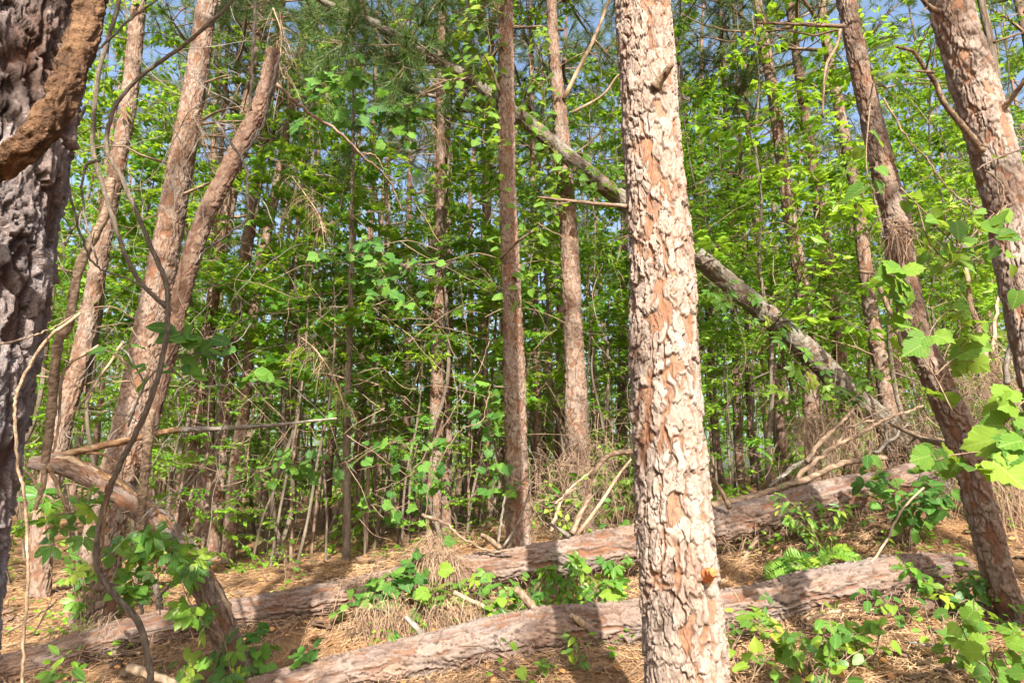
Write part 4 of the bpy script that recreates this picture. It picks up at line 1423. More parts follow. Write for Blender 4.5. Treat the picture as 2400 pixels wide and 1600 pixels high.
ge.build('fallen_needles', STRAW_GREY, None, 'stuff', smooth=False)

# tan brush standing between the trunks
rng = np.random.RandomState(21)
n = 2300
y = rng.uniform(7.4, 14.5, n)
x = np.where(rng.rand(n) < 0.6, rng.uniform(-0.6, 5.6, n), rng.uniform(-6.5, 6.5, n)) * y / 9.5
dens = vnoise(x * 1.1 + 40, y * 1.1 + 40, 12)
k = (rng.rand(n) < dens * 1.3) & ~((x < -0.9) & (y < 11.8) & (x > -5.0))
x, y = x[k], y[k]
n = len(x)
d = np.stack([rng.normal(size=n) * 0.75, rng.normal(size=n) * 0.75, np.ones(n)], -1)
V, Q, C = strips(np.stack([x, y, g(x, y) - 0.03], -1), d, np.stack([rng.normal(size=n), -1 + 0 * x, 0 * x], -1), rng.uniform(0.2, 1.0, n), rng.uniform(0.002, 0.005, n), 4, 0.5, rng.rand(n))
ge = Geo().add(V, None, Q, C)
ge.build('dry_brush', DRYGRASS, None, 'stuff', smooth=False)

# tangle of fine dead twigs through the understory
ge = Geo()
for k in range(860):
    Y = rng.uniform(6.8, 13.5)
    px = rng.uniform(-100, 2500)
    py = rng.uniform(500, 1230) if rng.rand() < 0.75 else rng.uniform(100, 700)
    a = rng.rand() * 6.28
    q = crooked(P(px, py, Y), np.array((math.cos(a), 0.5 * math.sin(a), rng.normal() * 0.9)), rng.uniform(0.5, 1.7), rng, 8, 0.22, 0.02)
    tube(ge, spline(q, 2), np.linspace(0.006, 0.0022, 17), 3, 0, k, cap=False)
for k in range(170):
    q = crooked(P(rng.uniform(2150, 2480), rng.uniform(820, 1150), rng.uniform(5.6, 8.5)), np.array((rng.normal(), 0.3 * rng.normal(), 0.7 * rng.normal())), rng.uniform(0.4, 1.3), rng, 7, 0.28, 0.02)
    tube(ge, spline(q, 2), np.linspace(0.0055, 0.002, 15), 3, 0, k, cap=False)
for k in range(90):
    q = crooked(P(rng.uniform(1240, 1470), rng.uniform(1080, 1230), rng.uniform(6.4, 8.0)), np.array((rng.normal(), 0.3 * rng.normal(), 0.7 * rng.normal())), rng.uniform(0.3, 0.9), rng, 6, 0.28, 0.02)
    tube(ge, spline(q, 2), np.linspace(0.005, 0.0018, 13), 3, 0, k, cap=False)
ge.build('twig_tangle', TWIG, None, 'stuff')
ge = Geo()
for k in range(90):                                             # fine pale twigs hanging through the left side
    q = crooked(P(rng.uniform(130, 620), rng.uniform(-40, 1000), rng.uniform(2.9, 6.3)), np.array((rng.normal() * 0.7, 0.3 * rng.normal(), -0.3 + 0.8 * rng.normal())), rng.uniform(0.3, 1.1), rng, 8, 0.24, 0.05)
    tube(ge, spline(q, 2), np.linspace(0.0035, 0.0013, 17), 3, 0, k, cap=False)
ge.build('hanging_twigs', TWIG_GREY, None, 'stuff')

# dead leaves and little green seedlings on the straw
n = 1500
y = rng.uniform(3.6, 11, n)
x = (rng.rand(n) * 2 - 1) * 0.8 * y
a = rng.rand(n) * 6.28
ge = Geo()
leaf_cloud(ge, V_OVAL, np.stack([x, y, g(x, y) + 0.02], -1), np.stack([np.cos(a), np.sin(a), rng.normal(size=n) * 0.3], -1), np.array((0, 0, 1.0)) + rng.normal(size=(n, 3)) * 0.4, rng.uniform(0.03, 0.075, n), rng.rand(n))
ge.build('dead_leaves', DEADLEAF, None, 'stuff', smooth=False)
n = 2600
y = 3.7 + 9.0 * rng.rand(n)
x = (rng.rand(n) * 2 - 1) * 0.8 * y
k = vnoise(x * 1.4 + 70, y * 1.4 + 70, 17) > 0.63
x, y = np.repeat(x[k], 4) + rng.normal(size=4 * k.sum()) * 0.04, np.repeat(y[k], 4) + rng.normal(size=4 * k.sum()) * 0.04
n = len(x)
a = rng.rand(n) * 6.28
ge = Geo()
leaf_cloud(ge, V_OVAL, np.stack([x, y, g(x, y) + rng.uniform(0.02, 0.14, n)], -1), np.stack([np.cos(a), np.sin(a), 0.1 + rng.normal(size=n) * 0.3], -1), np.array((0, -0.4, 1.0)) + rng.normal(size=(n, 3)) * 0.4, rng.uniform(0.03, 0.065, n), rng.rand(n))
ge.build('seedling_leaves', LEAF_LIME, None, 'stuff', smooth=False)

# the wood that closes the view far off
n = 48000
a = rng.uniform(-0.95, 0.95, n)
R = rng.uniform(46, 78, n)
x, y = R * np.sin(a), R * np.cos(a)
z = g(x, y, False) + 11 * rng.rand(n) ** 1.15
k = vnoise(x * 0.35 + 100, z * 0.5 + y * 0.2, 33) > 0.25
x, y, z = x[k], y[k], z[k]
n = len(x)
ge = Geo()
leaf_cloud(ge, T_SLIM, np.stack([x, y, z], -1), rng.normal(size=(n, 3)), np.array((0, -0.5, 0.8)) + rng.normal(size=(n, 3)) * 0.5, rng.uniform(0.35, 0.8, n), np.clip(rng.normal(0.45, 0.22, n), 0, 1))
ge.build('far_woods', LEAF, None, 'stuff', smooth=False)

# bark flakes and bits of twig lying in the straw
ge = Geo()
n = 1700
y = 3.4 + 8 * rng.rand(n)
x = (rng.rand(n) * 2 - 1) * 0.8 * y
z = g(x, y)
for i in range(n):
    a = rng.rand() * 6.28
    L = rng.uniform(0.03, 0.22)
    d = np.array((math.cos(a), math.sin(a), rng.normal() * 0.15))
    if i % 2:
        tube(ge, crooked((x[i], y[i], z[i] + 0.02), d, L * 1.8, rng, 3, 0.2), rng.uniform(0.002, 0.005), 4, 0.3, i)
    else:
        s_ = np.array((-d[1], d[0], 0.2 * rng.normal())) * L * 0.22
        c0 = np.array((x[i], y[i], z[i] + 0.025))
        d2 = d * L * 0.3
        ge.add(np.array([c0 - d2 - s_ * 0.7, c0 + d2 - s_, c0 + d2 * 1.2 + s_ * 0.6, c0 - d2 * 0.8 + s_, c0 - d2 - s_ * 0.7 - (0, 0, 0.012), c0 + d2 - s_ - (0, 0, 0.012), c0 + d2 * 1.2 + s_ * 0.6 - (0, 0, 0.012), c0 - d2 * 0.8 + s_ - (0, 0, 0.012)]), None, [(0, 1, 2, 3), (0, 4, 5, 1), (1, 5, 6, 2), (2, 6, 7, 3), (3, 7, 4, 0)], (rng.rand(), 0.8, rng.rand()))
ge.build('bark_debris', BARK_BROWN, None, 'stuff', smooth=False)
# ------------------------------------------------------------------ near plants, every leaf an object
rng = np.random.RandomState(404)
M_GRAPE = leaf_mesh('grape', V_GRAPE, LEAF_GRAPE)
M_HEART = leaf_mesh('heart', V_HEART, LEAF_GRAPE)
M_PALM5 = leaf_mesh('palm5', V_PALM5, LEAF_CREEPER)
M_PALM3 = leaf_mesh('palm3', V_PALM3, LEAF_CREEPER)
M_OVALD = leaf_mesh('ovald', V_OVAL, LEAF_DARK)
M_OVALL = leaf_mesh('ovall', V_OVAL, LEAF_CREEPER)
M_LANCE = leaf_mesh('lance', V_LANCE, LEAF_CREEPER)
M_FROND = leaf_mesh('frond', V_FROND, LEAF_CREEPER)
M_LOBED = leaf_mesh('lobed', V_GRAPE, LEAF_DARK)
VG, CG = 'wild grape vines', 'creepers and seedlings'


def line(pts, Y0, Y1=None):
    Y1 = Y0 if Y1 is None else Y1
    return [P(a, b, Y0 + (Y1 - Y0) * i / max(1, len(pts) - 1)) for i, (a, b) in enumerate(pts)]


def tuft(px, py, Y, n, h, spread, lean=0.4):
    """stems fanning from one foot on the ground near the given pixel"""
    p = P(px, py, Y)
    p[2] = float(g(p[0], p[1])) - 0.02
    out = []
    for k in range(n):
        a = rng.rand() * 6.28
        e = p + np.array((math.cos(a) * spread, math.sin(a) * spread * 0.6, h * rng.uniform(0.55, 1.1)))
        out.append([p + rng.normal(size=3) * (0.02, 0.02, 0), (p + e) / 2 + np.array((0, 0, 0.15 * h)) + rng.normal(size=3) * 0.03, e])
    return out


plant('grape_vine', 'bright wild grape vine with broad toothed leaves before the foot of the curved pine', 'vine',
      [line([(2460, 1120), (2400, 1085), (2320, 1060), (2240, 1065), (2190, 1080)], 2.0, 2.1), line([(2450, 1000), (2400, 1040), (2340, 1075), (2290, 1105)], 2.0, 2.0), line([(2440, 950), (2400, 940), (2360, 990)], 2.1)],
      30, M_GRAPE, 0.092, rng, VG, spread=0.055, frm=0.25, droop=0.5, face=1.1, up=0.5)
plant('grape_vine', 'yellow green grape vine climbing in front of the middle of the curved pine', 'vine',
      [line([(2230, 960), (2190, 880), (2140, 800), (2120, 720), (2110, 640)], 2.9), line([(2190, 880), (2240, 840), (2290, 850), (2330, 880)], 2.9), line([(2160, 830), (2190, 760), (2230, 720)], 2.9), line([(2200, 900), (2260, 800), (2300, 790)], 2.95)],
      46, M_GRAPE, 0.085, rng, VG, spread=0.08, frm=0.1, face=0.9, up=0.6)
plant('grape_vine', 'grape vine strung between the curved pine and the broad plated pine at mid height', 'vine',
      [line([(2110, 440), (2170, 500), (2210, 545), (2260, 580), (2330, 560)], 2.9), line([(2150, 480), (2180, 570), (2240, 620), (2300, 600)], 2.9), line([(2200, 640), (2290, 540), (2330, 500)], 3.0)],
      34, M_HEART, 0.088, rng, VG, spread=0.07, frm=0.05, face=0.9, up=0.6)
plant('grape_vine', 'small grape spray with pale leaves beside the upper stem of the curved pine', 'vine',
      [line([(2040, 230), (2050, 190), (2075, 205), (2100, 240)], 3.0), line([(2040, 230), (2030, 380), (2050, 450), (2070, 440)], 3.0)],
      10, M_HEART, 0.105, rng, VG, spread=0.05, face=0.9, up=0.6)
plant('grape_vine', 'few grape leaves clinging on the trunk of the broad plated pine', 'vine',
      [line([(2300, 340), (2320, 350), (2330, 380)], 3.2), line([(2330, 380), (2350, 520), (2380, 650), (2395, 680)], 3.2)], 7, M_HEART, 0.08, rng, VG, spread=0.03, face=1.0, up=0.5)
# the green bank between the logs on the right
plant('shrub', 'fine leaved green shrub growing between the logs right of the big pale pine', 'shrub', tuft(1935, 1275, 5.25, 11, 0.5, 0.32), 170, M_LANCE, 0.075, rng, CG, spread=0.05, frm=0.2)
plant('shrub', 'broad oval leaved shrub between the log ends on the right bank', 'shrub', tuft(2130, 1285, 5.2, 11, 0.62, 0.38), 120, M_OVALD, 0.105, rng, CG, spread=0.06, frm=0.25, face=0.8)
plant('fern', 'low fern with feathery fronds behind the front log, left of the oval leaved shrub', 'fern', tuft(1905, 1322, 4.95, 9, 0.22, 0.3), 42, M_FROND, 0.2, rng, CG, spread=0.05, frm=0.3)
plant('shrub', 'loose shrub trailing over the right end of the upper log', 'shrub', [line([(2140, 1200), (2100, 1150), (2060, 1120), (2030, 1100)], 5.5), line([(2140, 1200), (2160, 1140), (2200, 1100)], 5.4), line([(2140, 1200), (2060, 1170), (2000, 1160)], 5.4)], 18, M_HEART, 0.08, rng, CG, spread=0.06, frm=0.2)
# foreground right
for px, py, Y, n, nl, mm, sz, lab in [
    (1745, 1520, 3.7, 4, 26, M_HEART, 0.085, 'heart leaved creeper beside the right foot of the big pale pine'),
    (1880, 1500, 3.75, 5, 40, M_GRAPE, 0.09, 'yellow green creeper in front of the front log, right of the pale pine'),
    (1930, 1585, 3.45, 6, 46, M_OVALL, 0.085, 'patch of mixed creeper along the bottom edge right of the pale pine'),
    (1830, 1440, 4.1, 3, 14, M_LANCE, 0.10, 'seedling with long dark leaves just under the front log'),
    (2030, 1520, 3.7, 5, 36, M_HEART, 0.08, 'round leaved creeper on the straw left of the dark bare stick'),
    (2120, 1430, 4.15, 4, 24, M_OVALD, 0.085, 'pale oval leaved seedling below the right end of the front log'),
    (2215, 1415, 4.2, 4, 26, M_PALM3, 0.13, 'three leaved creeper over the grey end of the front log'),
    (2290, 1540, 3.3, 5, 36, M_GRAPE, 0.09, 'grape seedling before the foot of the curved pine in the lower corner'),
    (2370, 1590, 3.1, 5, 30, M_GRAPE, 0.095, 'bright grape leaves at the lower right corner of the clearing'),
    (2180, 1480, 3.8, 3, 18, M_OVALL, 0.07, 'small green seedling on straw between the front log and the curved pine'),
    (1700, 1590, 3.3, 3, 16, M_HEART, 0.075, 'low heart leaved seedling touching the bottom of the big pale trunk'),
    (1700, 1440, 4.2, 3, 12, M_PALM3, 0.11, 'three leaved seedling under the front log next to the pale trunk'),
    # centre
    (1430, 1395, 5.1, 6, 30, M_PALM5, 0.123, 'dark green creeper thicket between the logs left of the big pale pine'),
    (1350, 1390, 5.05, 5, 34, M_PALM3, 0.12, 'dark three leaved creeper in the log shadow between both logs'),
    (1445, 1420, 4.9, 3, 12, M_HEART, 0.11, 'lime heart leaved creeper hanging before the pale trunk between the logs'),
    (1180, 1430, 4.9, 5, 17, M_PALM5, 0.123, 'sunlit five leaved creeper between the logs behind the stub'),
    (1230, 1400, 5.05, 4, 24, M_OVALL, 0.10, 'oval leaved creeper below the shadow stripe of the upper log'),
    (1105, 1450, 4.8, 4, 20, M_OVALL, 0.12, 'yellowish creeper with hanging oval leaves between the logs'),
    (1110, 1320, 5.3, 3, 4, M_PALM5, 0.123, 'five leaved creeper sprig on top of the upper log'),
    (1165, 1365, 5.3, 3, 9, M_OVALL, 0.10, 'leafy sprig in front of the upper log face'),
    (1385, 1540, 4.0, 3, 16, M_LANCE, 0.085, 'narrow leaved seedling in front of the front log near the trunk'),
    (1240, 1590, 3.9, 3, 10, M_HEART, 0.08, 'two tone yellow seedling at the bottom edge before the front log'),
    (1560, 1590, 3.0, 2, 4, M_LANCE, 0.07, 'small seedling at the foot of the big pale pine'),
    (950, 1525, 4.55, 3, 10, M_LOBED, 0.10, 'dark lobed seedling behind the front log beside the grey stub'),
    (1240, 1140, 7.4, 4, 22, M_OVALL, 0.11, 'green sprig beside the foot of the straight central pine'),
    (1310, 1130, 7.4, 5, 34, M_PALM3, 0.15, 'leafy creeper before the foot of the vine wrapped pine'),
    # left
    (560, 1500, 4.35, 4, 8, M_PALM5, 0.123, 'dark creeper around the foot of the snapped trunk'),
    (640, 1530, 4.3, 6, 50, M_LOBED, 0.09, 'dark green creeper carpet between the snapped trunk and the front log'),
    (270, 1545, 4.1, 5, 34, M_LANCE, 0.105, 'narrow leaved seedling before the left part of the upper log'),
    (330, 1560, 4.0, 4, 26, M_OVALL, 0.085, 'pale green seedling beside the foot of the bent grey stem'),
    (470, 1545, 4.1, 4, 15, M_PALM5, 0.131, 'five leaved creeper low in front of the snapped trunk'),
    (60, 1570, 3.9, 3, 14, M_PALM3, 0.12, 'three leaved seedling at the lower left corner'),
    (220, 1230, 6.2, 5, 20, M_PALM5, 0.156, 'leafy creeper left of the lower trunk of the left leaning pine'),
    (670, 1360, 7.4, 3, 12, M_OVALL, 0.08, 'lone lime seedling on the straw of the left clearing'),
    (970, 1400, 5.0, 3, 7, M_GRAPE, 0.12, 'hanging grape leaves in front of the straw draped log'),
    (1460, 1240, 6.2, 4, 18, M_OVALL, 0.09, 'small green sprig behind the upper log left of the pale trunk'),
]:
    if mm is M_GRAPE or mm is M_HEART:
        nm, ct = ('creeper', 'creeper')
    else:
        nm, ct = ('seedling', 'plant') if 'seedling' in lab else ('creeper', 'creeper')
    hgt = 0.12 + 0.06 * n if Y < 7 else 0.5
    plant(nm, lab, ct, tuft(px, py, Y, n, min(hgt * 0.85, 0.36) * (2.2 if Y > 6 else 1), 0.13 + 0.035 * n), nl, mm, sz * 0.85, rng, CG, spread=0.05, frm=0.2)

plant('creeper', 'dark ivy like creeper draped along the top of the upper log, left of the straw', 'creeper', [line([(800, 1440), (840, 1400), (890, 1370), (950, 1340), (990, 1290)], 5.1, 5.35), line([(830, 1420), (880, 1400), (940, 1375), (960, 1350)], 5.1)], 56, M_LOBED, 0.10, rng, CG, spread=0.06, frm=0.0)
plant('creeper', 'grape sprig standing up before the straw drape on the upper log', 'creeper', [line([(1005, 1440), (1010, 1390), (1020, 1340), (1030, 1290), (1035, 1260)], 4.95)], 8, M_GRAPE, 0.10, rng, CG, spread=0.05, frm=0.1, face=1.0, up=0.5)
plant('creeper', 'five leaved creeper climbing along the snapped trunk', 'creeper',
      [line([(545, 1590), (525, 1500), (490, 1420), (455, 1345), (410, 1280)], 4.15, 4.05), line([(525, 1500), (470, 1450), (440, 1400), (420, 1350)], 4.0), line([(455, 1345), (420, 1300), (370, 1260)], 4.0), line([(430, 1290), (410, 1240), (395, 1205)], 4.0)],
      23, M_PALM5, 0.123, rng, CG, spread=0.06, frm=0.0, face=0.9, up=0.6)
plant('creeper', 'large leaved dark seedling under the hanging ring barked stem', 'plant', [line([(375, 1440), (372, 1380), (365, 1310), (345, 1250)], 3.7, 3.6), line([(370, 1350), (400, 1310), (390, 1290)], 3.6), line([(365, 1310), (310, 1260), (295, 1250)], 3.6)], 11, M_PALM5, 0.115, rng, CG, spread=0.06, frm=0.3, face=0.8, up=0.7)
plant('creeper', 'sunlit lime seedling between the bent grey stem and the left leaning pine', 'plant', [line([(330, 1440), (320, 1390), (300, 1330), (270, 1290)], 3.9), line([(320, 1390), (330, 1320), (340, 1290)], 3.9)], 20, M_PALM3, 0.13, rng, CG, spread=0.05, frm=0.3)
plant('creeper', 'five leaved creeper at the broken end of the snapped trunk', 'creeper', [line([(60, 1200), (110, 1180), (180, 1160), (240, 1180)], 3.6), line([(100, 1250), (150, 1210), (210, 1200)], 3.6), line([(150, 1290), (190, 1270), (210, 1300)], 3.6)], 17, M_PALM5, 0.123, rng, CG, spread=0.07, frm=0.0, face=0.8)
plant('sapling', 'thin sapling with big oval leaves before the middle of the left leaning pine', 'sapling', [line([(300, 1000), (340, 900), (390, 850), (450, 830), (520, 830)], 2.7), line([(340, 900), (300, 830), (280, 815)], 2.7), line([(390, 850), (420, 880), (440, 905)], 2.7), line([(390, 850), (430, 790), (480, 800)], 2.7)], 30, M_OVALD, 0.095, rng, CG, stem_mat=TWIG_GREY, spread=0.05, frm=0.3, face=0.8)
plant('sapling', 'two drooping oval leaf pairs hanging at mid height right of the snag', 'sapling', [line([(520, 800), (555, 850), (590, 885), (640, 895)], 2.9)], 7, M_OVALD, 0.11, rng, CG, spread=0.04, frm=0.5)
for poly, Y, nl, mm, sz, lab in [
    ([(1240, 640), (1255, 560), (1290, 480), (1330, 440)], 7.9, 70, M_HEART, 0.12, 'vine leaves round the middle of the vine wrapped pine'),
    ([(1270, 500), (1285, 400), (1280, 300), (1275, 200), (1260, 90)], 8.0, 90, M_HEART, 0.12, 'leafy vine on the upper trunk of the vine wrapped pine'),
    ([(1130, 330), (1140, 220), (1150, 120), (1135, 20), (1130, -50)], 7.0, 120, M_HEART, 0.12, 'dense vine leaves left of the top of the central straight pine'),
    ([(1090, 260), (1110, 160), (1090, 60), (1100, -40)], 7.3, 90, M_HEART, 0.12, 'loose vine leaves over the top of the leaning fallen pine'),
    ([(1230, 290), (1290, 345), (1350, 400), (1420, 450)], 7.5, 70, M_HEART, 0.11, 'vine leaves along the leaning fallen pine left of the pale trunk'),
    ([(1190, 700), (1178, 640), (1185, 560)], 6.9, 12, M_HEART, 0.12, 'few vine leaves on the middle of the central straight pine'),
    ([(1165, 480), (1190, 420), (1172, 330)], 6.9, 10, M_HEART, 0.11, 'few vine leaves high on the central straight pine'),
    ([(1640, 640), (1700, 690), (1780, 770), (1850, 830)], 7.4, 23, M_PALM5, 0.139, 'five leaved creeper along the upper right part of the leaning fallen pine'),
    ([(1850, 830), (1900, 880), (1960, 930), (2020, 960)], 7.3, 30, M_PALM5, 0.148, 'five leaved creeper on the lower part of the leaning fallen pine'),
    ([(1990, 940), (2040, 900), (2080, 880)], 7.0, 18, M_HEART, 0.10, 'vine leaves over the foot of the leaning fallen pine'),
    ([(860, 1060), (920, 1035), (980, 1030), (1020, 1045)], 7.2, 26, M_LOBED, 0.111, 'flat lobed leaf spray left of the slim dark pine'),
    ([(870, 1180), (930, 1190), (980, 1150), (960, 1100)], 6.8, 34, M_LOBED, 0.111, 'dark lobed sapling spray before the foot of the slim dark pine'),
    ([(590, 1110), (640, 1095), (700, 1100), (715, 1110)], 6.9, 40, M_LOBED, 0.096, 'flat pale leaf spray over the left clearing'),
    ([(1150, 1160), (1165, 1100), (1150, 1010), (1165, 930)], 6.8, 40, M_LOBED, 0.12, 'vine leaves left of the lower trunk of the central straight pine'),
    ([(900, 650), (950, 620), (990, 640), (970, 700)], 7.0, 36, M_LOBED, 0.133, 'dark blue green lobed spray before the middle of the slim dark pine'),
    ([(800, 300), (860, 270), (930, 280), (950, 330)], 7.0, 70, M_LOBED, 0.133, 'bright lobed spray high left of the slim dark pine'),
    ([(700, 330), (730, 240), (790, 190), (830, 180)], 6.6, 60, M_LOBED, 0.126, 'lobed spray high right of the snag top'),
    ([(790, 620), (850, 600), (900, 640), (880, 690)], 6.8, 60, M_LOBED, 0.126, 'lobed spray at mid height over the pale pole'),
]:
    plant('leaf_spray' if 'spray' in lab else 'vine', lab, 'branch' if 'spray' in lab else 'vine', [line(poly, Y, Y + 0.3)] + [[P(*poly[i], Y), P(poly[i][0] + rng.uniform(-60, 60), poly[i][1] + rng.uniform(-50, 50), Y + rng.uniform(-0.3, 0.3))] for i in range(len(poly))],
          nl, mm, sz, rng, 'leafy sprays and vines among the trunks', spread=0.16, frm=0.0, face=0.7, up=0.7)

# ------------------------------------------------------------------ bare stems, twigs and sticks one can point to
def stick(name, label, cat, lines, mat, group, nc=6, seed=0, rough=0.12):
    root = None
    for k, (poly, w0, w1, Y0, Y1) in enumerate(lines):
        pts = line(poly, Y0, Y1)
        s = spline(pts, 7)
        if root is None:
            root = thing(name, label, cat, s[0], group)
        s = s + rng.normal(size=s.shape) * (0.0004 if cat == 'stem' else 0.0008) * Y0
        r = np.linspace(0.5 * w0 * Y0 / F, 0.5 * w1 * Y1 / F, len(s))
        gb = Geo()
        tube(gb, s, r, nc, rough, seed + k)
        gb.build('stem' if k == 0 else 'side_branch', mat, root)
    return root


